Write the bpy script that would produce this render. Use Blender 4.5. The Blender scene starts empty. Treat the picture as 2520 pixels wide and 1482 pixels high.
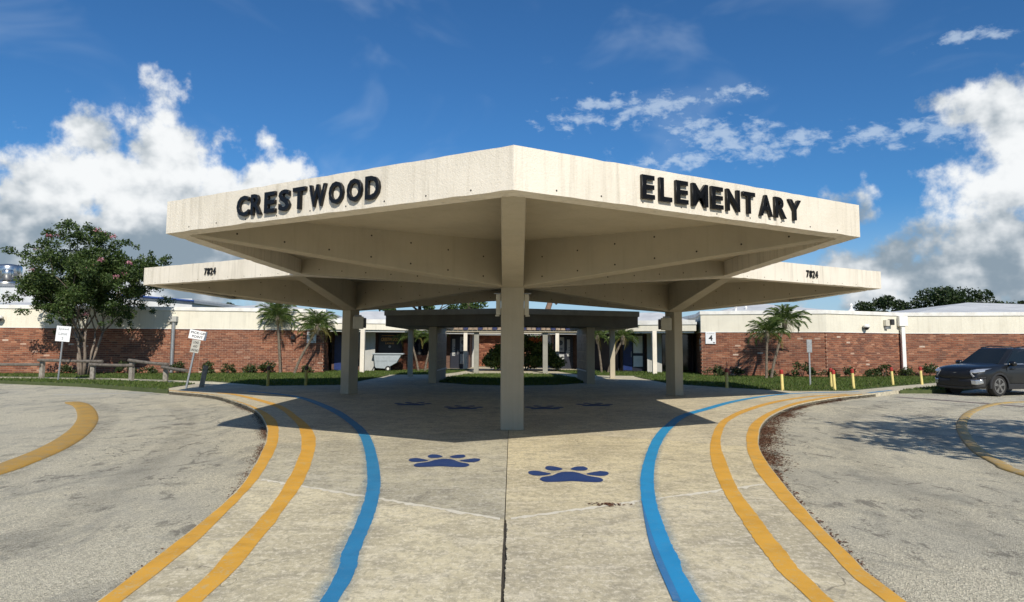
import bpy, bmesh, math, random
import numpy as np
from mathutils import Vector, Matrix
random.seed(7)
SC = bpy.context.scene
COL = SC.collection
R = math.radians

# ------------------------------------------------------------------ camera
PITCH, ROLL, EYE = 0.0891, -0.005, 1.6
cd = bpy.data.cameras.new('camera')
cam = bpy.data.objects.new('camera', cd)
COL.objects.link(cam)
cd.sensor_width = 36.0
cd.lens = 36.0 * 1670.83 / 2519.0
cd.shift_y = -0.01622
cd.clip_end = 6000
_X = Vector((1, 0, 0)); _U = Vector((0, -math.sin(PITCH), math.cos(PITCH))); _F = Vector((0, math.cos(PITCH), math.sin(PITCH)))
_c, _s = math.cos(ROLL), math.sin(ROLL)
_r = _c * _X - _s * _U; _u = _s * _X + _c * _U
cam.matrix_world = Matrix(((_r.x, _u.x, -_F.x, 0), (_r.y, _u.y, -_F.y, 0), (_r.z, _u.z, -_F.z, EYE), (0, 0, 0, 1)))
SC.camera = cam

# ------------------------------------------------------------------ sun, sky, exposure
SUN_DIR = Vector((-0.95, 4.2, -3.25)).normalized()      # the way the light travels
SUN_EL = math.asin(-SUN_DIR.z)
SUN_AZ = math.atan2(-SUN_DIR.x, -SUN_DIR.y)              # from +Y towards +X
ld = bpy.data.lights.new('sun', 'SUN'); ld.energy = 4.6; ld.angle = R(0.5); ld.color = (1.0, 0.93, 0.82)
sun = bpy.data.objects.new('sun', ld); COL.objects.link(sun)
sun.rotation_euler = SUN_DIR.to_track_quat('-Z', 'Y').to_euler()
sun.location = (8, -30, 40)
SC.view_settings.view_transform = 'Standard'
SC.view_settings.look = 'None'
SC.view_settings.exposure = 0.1
SC.view_settings.gamma = 1.0
SC.view_settings.use_curve_mapping = False
SC.cycles.use_denoising = True
SC.cycles.max_bounces = 7
SC.cycles.diffuse_bounces = 3
SC.cycles.caustics_reflective = False
SC.cycles.caustics_refractive = False
SC.cycles.transparent_max_bounces = 12

SKY_STRENGTH = 0.085
world = bpy.data.worlds.new('World'); SC.world = world; world.use_nodes = True
wt = world.node_tree; wt.nodes.clear()


class G:
    """tiny maths writer for node trees"""
    def __init__(s, tree): s.t = tree
    def _in(s, sock, v):
        if isinstance(v, bpy.types.NodeSocket): s.t.links.new(v, sock)
        elif v is not None: sock.default_value = v
    def m(s, op, a, b=None, c=None, clamp=False):
        n = s.t.nodes.new('ShaderNodeMath'); n.operation = op; n.use_clamp = clamp
        for k, v in enumerate((a, b, c)): s._in(n.inputs[k], v)
        return n.outputs[0]
    def add(s, a, b): return s.m('ADD', a, b)
    def sub(s, a, b): return s.m('SUBTRACT', a, b)
    def mul(s, a, b): return s.m('MULTIPLY', a, b)
    def smooth(s, v, lo, hi, o0=0.0, o1=1.0):
        n = s.t.nodes.new('ShaderNodeMapRange'); n.interpolation_type = 'SMOOTHSTEP'
        s._in(n.inputs[0], v); s._in(n.inputs[1], lo); s._in(n.inputs[2], hi); n.inputs[3].default_value = o0; n.inputs[4].default_value = o1
        return n.outputs[0]
    def vec(s, x, y, z):
        n = s.t.nodes.new('ShaderNodeCombineXYZ')
        for k, v in enumerate((x, y, z)): s._in(n.inputs[k], v)
        return n.outputs[0]
    def noise(s, vec, scale, detail=4.0, rough=0.55, dist=0.0, out=0, dim='3D'):
        n = s.t.nodes.new('ShaderNodeTexNoise'); n.noise_dimensions = dim
        s._in(n.inputs['Vector'], vec); n.inputs['Scale'].default_value = scale; n.inputs['Detail'].default_value = detail
        n.inputs['Roughness'].default_value = rough; n.inputs['Distortion'].default_value = dist
        return n.outputs[out]
    def mix(s, f, a, b, mode='MIX'):
        n = s.t.nodes.new('ShaderNodeMix'); n.data_type = 'RGBA'; n.blend_type = mode; n.clamp_factor = True
        s._in(n.inputs[0], f)
        for k, v in ((6, a), (7, b)):
            if isinstance(v, bpy.types.NodeSocket): s.t.links.new(v, n.inputs[k])
            else: n.inputs[k].default_value = (v[0], v[1], v[2], 1)
        return n.outputs[2]
    def ramp(s, f, stops):
        n = s.t.nodes.new('ShaderNodeValToRGB'); s._in(n.inputs[0], f)
        e = n.color_ramp.elements
        while len(e) < len(stops): e.new(0.5)
        for el, (p, c) in zip(e, stops): el.position = p; el.color = (c[0], c[1], c[2], 1)
        return n.outputs[0]


def build_sky():
    g = G(wt)
    out = wt.nodes.new('ShaderNodeOutputWorld'); bg = wt.nodes.new('ShaderNodeBackground')
    bg.inputs[1].default_value = SKY_STRENGTH
    wt.links.new(bg.outputs[0], out.inputs[0])
    sky = wt.nodes.new('ShaderNodeTexSky'); sky.sky_type = 'NISHITA'; sky.sun_disc = False
    sky.sun_elevation = SUN_EL; sky.sun_rotation = SUN_AZ
    sky.air_density = 1.0; sky.dust_density = 0.35; sky.ozone_density = 2.2; sky.altitude = 0
    tc = wt.nodes.new('ShaderNodeTexCoord')
    sep = wt.nodes.new('ShaderNodeSeparateXYZ'); wt.links.new(tc.outputs['Generated'], sep.inputs[0])
    x, y, z = sep.outputs
    az = g.m('ARCTAN2', x, y)                                     # 0 straight over the school
    hyp = g.m('SQRT', g.add(g.mul(x, x), g.mul(y, y)))
    el = g.m('ARCTAN2', z, hyp)
    def nz(u, v, scale, det, rough=.56, dist=0.0): return g.noise(g.vec(u, v, 0.0), scale, det, rough, dist, 0, '2D')
    # domain warp
    w1 = g.sub(nz(az, el, 9.0, 3, .6), .5); w2 = g.sub(nz(g.add(az, 7.3), g.add(el, 3.1), 9.0, 3, .6), .5)
    wa = g.add(az, g.mul(w1, .085)); we = g.add(el, g.mul(w2, .075))
    def field(blobs, unit=False):
        f = None
        for (a, e, ra, re) in blobs:
            n = wt.nodes.new('ShaderNodeVectorMath'); n.operation = 'MULTIPLY_ADD'; wt.links.new(WP, n.inputs[0]); n.inputs[1].default_value = (1 / ra, 1 / re, 0); n.inputs[2].default_value = (-a / ra, -e / re, 0)
            l = wt.nodes.new('ShaderNodeVectorMath'); l.operation = 'LENGTH'; wt.links.new(n.outputs[0], l.inputs[0])
            sc = 1.0 if unit else min(ra, re) / .08
            v = g.m('MULTIPLY_ADD', l.outputs['Value'], -sc, sc)
            f = v if f is None else g.m('SMOOTH_MAX', f, v, .12)
        return f
    WP = g.vec(wa, we, 0.0)
    F = field(CUMULUS)
    # the same kind of heaped cloud all round the horizon, beyond what the photograph frames
    far = nz(g.add(az, 3.1), g.mul(el, 1.6), 2.2, 2, .5)
    gen = g.mul(g.sub(g.add(far, g.mul(g.sub(.30, el), .6)), .64), 5.0)
    side = g.smooth(g.m('ABSOLUTE', az), .80, 1.15)
    F = g.m('MAXIMUM', F, g.sub(g.mul(gen, side), g.mul(g.sub(1.0, side), 3.0)))
    fb = nz(az, el, 22.0, 7, .58); fb_l = nz(g.add(az, .012), g.add(el, .020), 22.0, 3, .58)
    e15 = g.mul(el, 1.4)
    big = nz(g.add(az, 1.7), e15, 6.5, 5, .66); big_l = nz(g.add(az, 1.745), g.add(e15, .085), 6.5, 3, .66)
    D = g.add(g.add(F, .10), g.mul(g.sub(fb, .5), 1.15))
    mask = g.smooth(D, -.05, .36)
    mask = g.mul(mask, g.smooth(el, -.02, .03))
    relief = g.add(g.mul(g.sub(fb, fb_l), 1.2), g.mul(g.sub(big, big_l), 3.6))
    low = g.smooth(el, .28, .06)
    grey = g.add(g.add(g.mul(low, .95), g.mul(g.smooth(F, .20, 1.7), .55)), g.sub(g.mul(g.sub(big, .5), 1.1), relief))
    grey = g.smooth(grey, -.30, 1.45)
    k = 1 / SKY_STRENGTH
    ccol = g.mix(grey, (0.87 * k, 0.89 * k, 0.90 * k), (0.25 * k, 0.32 * k, 0.385 * k))
    # thin high streaks
    cir = field(CIRRUS, True)
    st = nz(g.mul(g.add(az, g.mul(el, .4)), .55), g.sub(el, g.mul(az, .06)), 75.0, 7, .62, .15)
    cm = g.smooth(g.add(g.mul(g.m('MAXIMUM', g.add(cir, .30), -1.4), .70), g.mul(g.sub(st, .5), 2.6)), .05, 1.05)
    veil = nz(g.mul(g.sub(az, g.mul(el, 1.1)), .5), g.add(el, g.mul(az, .35)), 7.0, 4, .55, .5)
    vm = g.mul(g.smooth(veil, .50, .85), .17)
    cm = g.m('MAXIMUM', g.mul(cm, .52), vm)
    tint = g.mix(1.0, sky.outputs[0], (0.36, 0.77, 1.14), 'MULTIPLY')
    hz = g.mul(g.smooth(el, .20, .0), .75)
    c0 = g.mix(hz, tint, (.46 * k, .58 * k, .70 * k))
    c1 = g.mix(cm, c0, (.66 * k, .76 * k, .86 * k))
    c2 = g.mix(mask, c1, ccol)
    wt.links.new(c2, bg.inputs[0])
    world.cycles.sampling_method = 'MANUAL'; world.cycles.sample_map_resolution = 512


def _dir(px, py):
    u = (px - 1259.5) / 1670.83; v = (700.14 - py) / 1670.83
    d = _r * u + _u * v + _F
    return math.atan2(d.x, d.y), math.atan2(d.z, math.hypot(d.x, d.y))


def _bl(l):
    o = []
    for (cx, cy, rx, ry) in l:
        a, e = _dir(cx, cy); a2, _ = _dir(cx + rx, cy); _, e2 = _dir(cx, cy - ry)
        o.append((a, e, max(abs(a2 - a), .008), max(abs(e2 - e), .008)))
    return o


CUMULUS = _bl([(382, 295, 56, 76), (385, 385, 95, 90), (250, 350, 95, 75), (450, 420, 90, 90), (110, 470, 140, 95), (300, 470, 260, 130),
               (545, 440, 80, 62), (665, 365, 26, 24), (670, 460, 90, 75), (20, 580, 230, 130), (350, 640, 420, 150), (640, 600, 260, 130),
               (2440, 285, 100, 85), (2560, 330, 190, 150), (2340, 268, 30, 16), (2500, 460, 190, 100), (2370, 470, 90, 55), (2120, 520, 40, 48), (2480, 600, 330, 120),
               (2250, 690, 330, 95), (2600, 700, 500, 150)])
CIRRUS = _bl([(1420, 300, 80, 30), (1490, 255, 90, 30), (1580, 280, 90, 40), (1660, 260, 80, 30), (1700, 330, 90, 35), (1770, 350, 120, 38), (1860, 375, 130, 28),
              (1960, 345, 110, 22), (2150, 345, 120, 22), (2300, 330, 140, 34), (2370, 97, 110, 13), (1810, 235, 60, 18), (1650, 395, 120, 14)])
build_sky()

# ------------------------------------------------------------------ helpers
MATS = {}


def tag(o, label=None, cat=None, group=None, kind=None):
    if label: o['label'] = label
    if cat: o['category'] = cat
    if group: o['group'] = group
    if kind: o['kind'] = kind
    return o


def link(name, data, parent=None):
    o = bpy.data.objects.new(name, data); COL.objects.link(o)
    if parent is not None: o.parent = parent
    return o


def thing(name, label, cat, loc=(0, 0, 0), rz=0.0, group=None):
    o = link(name, None); o.location = loc; o.rotation_euler = (0, 0, rz); o.empty_display_size = .3
    return tag(o, label, cat, group)


class MB:
    def __init__(s): s.v = []; s.f = []
    def poly(s, pts):
        b = len(s.v); s.v += [tuple(p) for p in pts]; s.f.append(tuple(range(b, b + len(pts)))); return s
    def box(s, x0, y0, z0, x1, y1, z1):
        b = len(s.v)
        s.v += [(x0, y0, z0), (x1, y0, z0), (x1, y1, z0), (x0, y1, z0), (x0, y0, z1), (x1, y0, z1), (x1, y1, z1), (x0, y1, z1)]
        for q in ((0, 3, 2, 1), (4, 5, 6, 7), (0, 1, 5, 4), (1, 2, 6, 5), (2, 3, 7, 6), (3, 0, 4, 7)): s.f.append(tuple(b + i for i in q))
        return s
    def prism(s, pts, z0, z1, bottom=True):
        n = len(pts); b = len(s.v)
        s.v += [(p[0], p[1], z0) for p in pts] + [(p[0], p[1], z1) for p in pts]
        if area(pts) < 0: order = list(range(n - 1, -1, -1))
        else: order = list(range(n))
        s.f.append(tuple(b + n + i for i in order))
        if bottom: s.f.append(tuple(b + i for i in reversed(order)))
        for k in range(n):
            i, j = order[k], order[(k + 1) % n]
            s.f.append((b + i, b + j, b + n + j, b + n + i))
        return s
    def ring(s, outer, inner, z0, z1):
        n = len(outer); b = len(s.v)
        for z in (z0, z1):
            s.v += [(p[0], p[1], z) for p in outer]; s.v += [(p[0], p[1], z) for p in inner]
        for i in range(n):
            j = (i + 1) % n; o0, o1, i0, i1 = b + i, b + j, b + n + i, b + n + j; t = 2 * n
            s.f += [(o0, o1, o1 + t, o0 + t), (i1, i0, i0 + t, i1 + t), (o0 + t, o1 + t, i1 + t, i0 + t), (i0, i1, o1, o0)]
        return s
    def tube(s, pts, rads, n=8, cap=True):
        rings = []
        for k, p in enumerate(pts):
            p = Vector(p); a = Vector(pts[max(k - 1, 0)]); c = Vector(pts[min(k + 1, len(pts) - 1)])
            d = (c - a).normalized(); q = d.to_track_quat('Z', 'X'); r = rads[k] if isinstance(rads, (list, tuple)) else rads
            b = len(s.v); rings.append(b)
            for i in range(n):
                t = 2 * math.pi * i / n; s.v.append(tuple(p + q @ Vector((math.cos(t) * r, math.sin(t) * r, 0))))
        for k in range(len(rings) - 1):
            for i in range(n):
                j = (i + 1) % n; s.f.append((rings[k] + i, rings[k] + j, rings[k + 1] + j, rings[k + 1] + i))
        if cap:
            s.f.append(tuple(rings[0] + i for i in reversed(range(n)))); s.f.append(tuple(rings[-1] + i for i in range(n)))
        return s
    def lathe(s, prof, n=16, axis='Z', c=(0, 0, 0)):
        b = len(s.v)
        for (r, h) in prof:
            for i in range(n):
                t = 2 * math.pi * i / n; a, d = math.cos(t) * r, math.sin(t) * r
                p = (a, d, h) if axis == 'Z' else ((a, h, d) if axis == 'Y' else (h, a, d))
                s.v.append((p[0] + c[0], p[1] + c[1], p[2] + c[2]))
        for k in range(len(prof) - 1):
            for i in range(n):
                j = (i + 1) % n; s.f.append((b + k * n + i, b + k * n + j, b + (k + 1) * n + j, b + (k + 1) * n + i))
        s.f.append(tuple(b + i for i in reversed(range(n)))); s.f.append(tuple(b + (len(prof) - 1) * n + i for i in range(n)))
        return s
    def grid(s, rows):
        b = len(s.v); m = len(rows[0])
        for r in rows: s.v += [tuple(p) for p in r]
        for i in range(len(rows) - 1):
            for j in range(m - 1): s.f.append((b + i * m + j, b + i * m + j + 1, b + (i + 1) * m + j + 1, b + (i + 1) * m + j))
        return s
    def mesh(s, name):
        me = bpy.data.meshes.new(name); me.from_pydata(s.v, [], s.f); me.update(); return me
    def build(s, name, mat, parent=None, smooth=False, bevel=0.0, fix=False):
        me = s.mesh(name)
        if fix:
            bm = bmesh.new(); bm.from_mesh(me); bmesh.ops.recalc_face_normals(bm, faces=bm.faces); bm.to_mesh(me); bm.free()
        if mat: me.materials.append(MATS[mat] if isinstance(mat, str) else mat)
        if smooth: me.polygons.foreach_set('use_smooth', [True] * len(me.polygons))
        o = link(name, me, parent)
        if bevel:
            b = o.modifiers.new('edge', 'BEVEL'); b.width = bevel; b.segments = 2; b.limit_method = 'ANGLE'; b.angle_limit = R(35)
        return o


def area(p): return .5 * sum(p[i][0] * p[(i + 1) % len(p)][1] - p[(i + 1) % len(p)][0] * p[i][1] for i in range(len(p)))


def offset_poly(p, d):
    """grow a polygon by d (mitred)"""
    n = len(p); sg = 1 if area(p) > 0 else -1; o = []
    for i in range(n):
        a, b, c = Vector(p[i - 1]), Vector(p[i]), Vector(p[(i + 1) % n])
        e1 = (b - a).normalized(); e2 = (c - b).normalized()
        n1 = Vector((e1.y, -e1.x)) * sg; n2 = Vector((e2.y, -e2.x)) * sg
        m = (n1 + n2).normalized(); k = d / max(m.dot(n1), .2); o.append(tuple(b + m * k))
    return o


def catmull(P, n=8):
    P = [Vector(p) for p in P]; Q = [2 * P[0] - P[1]] + P + [2 * P[-1] - P[-2]]; o = []
    for i in range(1, len(Q) - 2):
        for k in range(n):
            t = k / n; a, b, c, d = Q[i - 1], Q[i], Q[i + 1], Q[i + 2]
            o.append(.5 * ((2 * b) + (c - a) * t + (2 * a - 5 * b + 4 * c - d) * t * t + (3 * b - a - 3 * c + d) * t ** 3))
    o.append(P[-1]); return o


def copy_tree(o, parent=None):
    c = o.copy(); COL.objects.link(c); c.parent = parent
    for ch in o.children: copy_tree(ch, c)
    return c


def new_mat(name):
    m = bpy.data.materials.new(name); m.use_nodes = True; t = m.node_tree; b = t.nodes['Principled BSDF']; MATS[name] = m
    return m, G(t), b


def simple(name, col, rough=.6, metal=0.0, var=.12, scale=6.0, bump=0.0, bscale=60.0, coat=0.0, col2=None, spec=.5):
    m, g, b = new_mat(name); t = m.node_tree
    geo = t.nodes.new('ShaderNodeNewGeometry'); pos = geo.outputs['Position']
    n1 = g.noise(pos, scale, 5, .6)
    c2 = col2 or tuple(c * (1 - 2.2 * var) for c in col)
    c = g.mix(g.smooth(n1, .35, .72), col, c2)
    t.links.new(c, b.inputs['Base Color'])
    b.inputs['Roughness'].default_value = rough; b.inputs['Metallic'].default_value = metal; b.inputs['Specular IOR Level'].default_value = spec
    if coat: b.inputs['Coat Weight'].default_value = coat; b.inputs['Coat Roughness'].default_value = .05
    if bump:
        bn = t.nodes.new('ShaderNodeBump'); bn.inputs['Strength'].default_value = bump; bn.inputs['Distance'].default_value = .02
        t.links.new(g.noise(pos, bscale, 4, .6), bn.inputs['Height']); t.links.new(bn.outputs[0], b.inputs['Normal'])
    return m


def bump_to(t, g, b, h, strength, dist=.02):
    bn = t.nodes.new('ShaderNodeBump'); bn.inputs['Strength'].default_value = strength; bn.inputs['Distance'].default_value = dist
    t.links.new(h, bn.inputs['Height']); t.links.new(bn.outputs[0], b.inputs['Normal'])


def scaled(t, pos, s):
    n = t.nodes.new('ShaderNodeVectorMath'); n.operation = 'MULTIPLY'; t.links.new(pos, n.inputs[0]); n.inputs[1].default_value = s; return n.outputs[0]


def rnd_socket(t, g):
    oi = t.nodes.new('ShaderNodeObjectInfo'); ge = t.nodes.new('ShaderNodeNewGeometry')
    return g.m('FRACT', g.add(oi.outputs['Random'], g.mul(ge.outputs['Random Per Island'], 7.31))), ge.outputs['Position']


def make_materials():
    # painted stucco of the canopies and wall bands: rough cast, faint vertical runs
    def stucco(name, c1, c2, runs, bump=.5):
        m, g, b = new_mat(name); t = m.node_tree
        pos = t.nodes.new('ShaderNodeNewGeometry').outputs['Position']
        big = g.noise(pos, 1.1, 5, .6)
        run = g.noise(scaled(t, pos, (9, 9, .5)), 1.0, 6, .7)
        c = g.mix(g.smooth(big, .35, .75), c1, c2)
        c = g.mix(g.mul(g.smooth(run, .46, .74), runs), c, (c1[0] * .60, c1[1] * .59, c1[2] * .56))
        spk = g.noise(pos, 38, 3, .7)
        c = g.mix(g.mul(g.smooth(spk, .60, .75), .16), c, (c1[0] * .65, c1[1] * .64, c1[2] * .6))
        t.links.new(c, b.inputs['Base Color']); b.inputs['Roughness'].default_value = .85; b.inputs['Specular IOR Level'].default_value = .25
        hgt = g.add(g.noise(pos, 34, 5, .65), g.mul(g.noise(pos, 110, 3, .6), .6))
        bump_to(t, g, b, hgt, bump, .03)
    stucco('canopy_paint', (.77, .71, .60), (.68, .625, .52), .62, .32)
    stucco('canopy_inner', (.46, .41, .31), (.40, .355, .27), .22, .15)  # soffit, ribs, columns: colour darkened below the fascia's to deepen the shade there
    stucco('band_paint', (.74, .70, .58), (.68, .64, .53), .35, .3)
    stucco('grey_render', (.46, .46, .43), (.40, .40, .38), .5, .3)
    # concrete walk: per-slab tint from the object colour
    m, g, b = new_mat('concrete'); t = m.node_tree
    pos = t.nodes.new('ShaderNodeNewGeometry').outputs['Position']; oi = t.nodes.new('ShaderNodeObjectInfo')
    n1 = g.noise(pos, .55, 5, .6, .6); n2 = g.noise(pos, 3.2, 6, .65); n3 = g.noise(pos, 55, 4, .7); n4 = g.noise(scaled(t, pos, (2.2, 5.5, 1)), 1.0, 6, .65, .8)
    c = g.mix(g.smooth(n1, .38, .62), (.66, .59, .41), (.49, .438, .31))
    c = g.mix(g.mul(g.smooth(n2, .46, .66), .62), c, (.30, .273, .215))
    c = g.mix(g.mul(g.smooth(n4, .50, .66), .75), c, (.72, .655, .50))
    c = g.mix(g.mul(g.smooth(g.noise(scaled(t, pos, (1, .7, 1)), 15, 5, .75, .7), .48, .60), .55), c, (.32, .288, .21))
    c = g.mix(g.mul(g.smooth(g.noise(scaled(t, pos, (1, .8, 1)), 21, 5, .78), .50, .62), .65), c, (.80, .735, .585))
    c = g.mix(g.mul(g.smooth(n3, .50, .66), .38), c, (.24, .212, .16))
    c = g.mix(g.mul(g.smooth(g.noise(pos, 1.3, 7, .74, 1.4), .58, .68), .6), c, (.20, .182, .145))
    crk = g.m('ABSOLUTE', g.sub(g.noise(pos, .42, 4, .55, .3), .5)); c = g.mix(g.mul(g.mul(g.smooth(crk, .0016, .0), g.smooth(g.noise(pos, .5, 2, .5), .52, .60)), .7), c, (.12, .105, .085))
    c = g.mix(1.0, c, oi.outputs['Color'], 'MULTIPLY')
    t.links.new(c, b.inputs['Base Color']); b.inputs['Roughness'].default_value = .8; b.inputs['Specular IOR Level'].default_value = .3
    bump_to(t, g, b, g.add(g.noise(pos, 70, 4, .7), g.mul(g.noise(pos, 9, 4, .6), .8)), .35, .012)
    # old pale asphalt with exposed stone
    m, g, b = new_mat('asphalt'); t = m.node_tree
    pos = t.nodes.new('ShaderNodeNewGeometry').outputs['Position']
    vo = t.nodes.new('ShaderNodeTexVoronoi'); t.links.new(pos, vo.inputs['Vector']); vo.inputs['Scale'].default_value = 96
    sepc = t.nodes.new('ShaderNodeSeparateColor'); t.links.new(vo.outputs['Color'], sepc.inputs[0])
    stone = g.ramp(sepc.outputs[0], [(0, (.10, .097, .082)), (.22, (.34, .33, .28)), (.65, (.63, .61, .515)), (.88, (.86, .835, .72)), (1, (.97, .95, .85))])
    n1 = g.noise(pos, .35, 5, .6, .5); n2 = g.noise(scaled(t, pos, (1.2, .55, 1)), 1.3, 6, .7, .9); n3 = g.noise(scaled(t, pos, (1, .5, 1)), 3.5, 6, .75, .5)
    c = g.mix(.40, stone, (.70, .655, .52)); c = g.mix(1.0, c, (1.06, 1.02, .93), 'MULTIPLY')
    c = g.mix(g.mul(g.smooth(n1, .42, .66), .40), c, (.36, .352, .31))
    c = g.mix(g.mul(g.smooth(n2, .50, .68), .52), c, (.26, .25, .215))
    c = g.mix(g.mul(g.mul(g.smooth(n3, .54, .62), g.smooth(n1, .40, .54)), .6), c, (.12, .11, .095))
    c = g.mix(g.mul(g.smooth(g.noise(scaled(t, pos, (.6, 1.5, 1)), .9, 6, .65, 1.0), .60, .74), .35), c, (.76, .745, .665))
    crk = g.m('ABSOLUTE', g.sub(g.noise(pos, .33, 5, .6, .6), .5)); c = g.mix(g.mul(g.mul(g.smooth(crk, .004, .0), g.smooth(g.noise(pos, .25, 2, .5), .45, .6)), .8), c, (.09, .085, .075))
    t.links.new(c, b.inputs['Base Color']); b.inputs['Roughness'].default_value = .9; b.inputs['Specular IOR Level'].default_value = .25
    bump_to(t, g, b, g.add(vo.outputs['Distance'], g.mul(g.noise(pos, 120, 3, .6), .6)), .8, .02)
    # paints on the ground
    def paint(name, c1, c2, wear, wc, edge=0.0, halo=0.0):
        m, g, b = new_mat(name); t = m.node_tree
        pos = t.nodes.new('ShaderNodeNewGeometry').outputs['Position']
        n1 = g.noise(pos, 2.3, 5, .6); n2 = g.noise(pos, 34, 6, .75); n3 = g.noise(pos, 7, 5, .7)
        c = g.mix(g.smooth(n1, .35, .7), c1, c2)
        c = g.mix(g.mul(g.smooth(g.noise(pos, 1.1, 6, .7, .8), .55, .68), .35), c, (c2[0] * .55, c2[1] * .55, c2[2] * .6))
        c = g.mix(g.mul(g.smooth(g.add(g.mul(n2, .55), g.mul(n3, .45)), .515, .60), wear), c, wc)
        t.links.new(c, b.inputs['Base Color']); b.inputs['Roughness'].default_value = .62; b.inputs['Specular IOR Level'].default_value = .35
        bump_to(t, g, b, g.add(g.noise(pos, 70, 4, .7), g.mul(g.noise(pos, 9, 4, .6), .8)), .3, .012)
        if halo:
            uv = t.nodes.new('ShaderNodeTexCoord'); sp = t.nodes.new('ShaderNodeSeparateXYZ'); t.links.new(uv.outputs['UV'], sp.inputs[0])
            d = g.m('ABSOLUTE', g.sub(sp.outputs[0], .5))
            a = g.mul(g.smooth(d, .5, .15), halo); a = g.mul(a, g.smooth(g.add(g.mul(g.noise(pos, 60, 3, .7), .4), g.mul(g.noise(pos, 1.7, 5, .7), .6)), .30, .72))
            t.links.new(a, b.inputs['Alpha'])
    paint('yellow_paint', (.74, .39, .05), (.62, .32, .04), .75, (.56, .43, .20))
    paint('old_yellow', (.50, .29, .05), (.40, .25, .065), 1.0, (.33, .27, .16))
    paint('worn_yellow', (.46, .30, .08), (.36, .27, .12), 1.0, (.36, .33, .26))
    paint('blue_paint', (.030, .225, .43), (.026, .195, .38), .35, (.12, .26, .38))
    paint('blue_bright', (.022, .285, .56), (.02, .25, .50), .3, (.12, .30, .45))
    paint('blue_dark', (.05, .20, .42), (.04, .17, .36), .4, (.16, .26, .38))
    paint('blue_mist', (.06, .30, .52), (.05, .26, .46), .3, (.2, .3, .4), halo=.5)
    paint('wheel_wear', (.20, .19, .165), (.16, .152, .132), .5, (.30, .29, .25), halo=.22)
    paint('paw_blue', (.018, .045, .155), (.022, .055, .175), .3, (.10, .12, .18))
    paint('pale_scale', (.76, .71, .58), (.70, .65, .52), .7, (.50, .45, .35))
    paint('worn_white', (.62, .62, .60), (.52, .52, .50), .9, (.40, .40, .38))
    paint('seam_brown', (.20, .145, .125), (.16, .12, .105), .6, (.30, .28, .26))
    # brick
    m, g, b = new_mat('brick'); t = m.node_tree; rn, pos = rnd_socket(t, g)
    c = g.ramp(rn, [(0, (.12, .048, .030)), (.2, (.17, .058, .031)), (.6, (.245, .086, .043)), (.88, (.31, .122, .063)), (.985, (.40, .19, .11)), (1, (.58, .47, .38))])
    c = g.mix(g.mul(g.smooth(g.noise(pos, .45, 4, .6), .40, .72), .55), c, (.15, .062, .042))
    c = g.mix(g.mul(g.smooth(g.noise(pos, 24, 4, .7), .5, .75), .4), c, (.12, .05, .035))
    t.links.new(c, b.inputs['Base Color']); b.inputs['Roughness'].default_value = .85
    bump_to(t, g, b, g.noise(pos, 60, 4, .7), .5, .01)
    simple('mortar', (.43, .30, .21), .9, var=.14, scale=9, bump=.4)
    simple('shaded_fascia', (.14, .13, .10), .8, var=.1, scale=2)  # low canopy slab: the shade of the rear canopies is put into this colour
    simple('shaded_edge', (.27, .26, .215), .8, var=.1, scale=2)  # edge band and tiled roof posts, with shade painted into the colour
    simple('court_wall', (.13, .075, .055), .9, var=.2, scale=6)  # kept dark so the colour carries the dimness of the court
    simple('white_trim', (.80, .79, .75), .6, var=.05, scale=3)
    simple('coping', (.78, .77, .72), .7, var=.08, scale=2.0, col2=(.62, .60, .55))
    simple('roof_membrane', (.56, .57, .57), .7, var=.12, scale=.9, col2=(.44, .45, .46))
    simple('grey_metal', (.33, .34, .35), .45, .5, var=.1)
    simple('galvanised', (.42, .43, .43), .42, .7, var=.12, scale=14)
    simple('stainless', (.62, .61, .58), .24, .95, var=.1, scale=3)
    simple('black_letter', (.006, .006, .0065), .32, 0, var=.0, spec=.35)
    simple('hole_dark', (.05, .045, .04), .9)
    simple('joint_dark', (.055, .048, .04), .95, var=.2, scale=20)
    simple('soil', (.10, .065, .045), .95, var=.2, scale=14, bump=.6, bscale=30)
    simple('lawn_soil', (.075, .095, .03), .95, var=.2, scale=3.5, col2=(.05, .07, .022), bump=.6, bscale=25)
    simple('far_grass', (.075, .10, .035), .95, var=.15, scale=.12)
    def leafy(name, stops, rough=.5, trans=.25):
        m, g, b = new_mat(name); t = m.node_tree; rn, pos = rnd_socket(t, g)
        c = g.ramp(rn, stops); t.links.new(c, b.inputs['Base Color']); b.inputs['Roughness'].default_value = rough; b.inputs['Specular IOR Level'].default_value = .3
        tr = t.nodes.new('ShaderNodeBsdfTranslucent'); t.links.new(g.mix(1.0, c, (1.0, 1.15, .5), 'MULTIPLY'), tr.inputs[0])
        mx = t.nodes.new('ShaderNodeMixShader'); mx.inputs[0].default_value = trans
        t.links.new(b.outputs[0], mx.inputs[1]); t.links.new(tr.outputs[0], mx.inputs[2]); t.links.new(mx.outputs[0], t.nodes['Material Output'].inputs[0])
    leafy('grass', [(0, (.050, .085, .016)), (.5, (.085, .135, .026)), (.85, (.125, .175, .04)), (1, (.19, .18, .07))], .7, .3)
    leafy('myrtle_leaf', [(0, (.026, .048, .012)), (.5, (.048, .082, .021)), (.9, (.078, .120, .031)), (1, (.115, .145, .046))])
    leafy('oak_leaf', [(0, (.018, .032, .012)), (.6, (.032, .055, .018)), (1, (.055, .080, .026))])
    leafy('pine_leaf', [(0, (.035, .065, .018)), (.6, (.065, .105, .028)), (1, (.10, .14, .04))])
    leafy('palm_leaf', [(0, (.050, .090, .020)), (.6, (.090, .140, .032)), (1, (.17, .20, .07))], .45, .2)
    leafy('palm_leaf_dry', [(0, (.16, .14, .035)), (1, (.22, .19, .06))], .6, .2)
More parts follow.
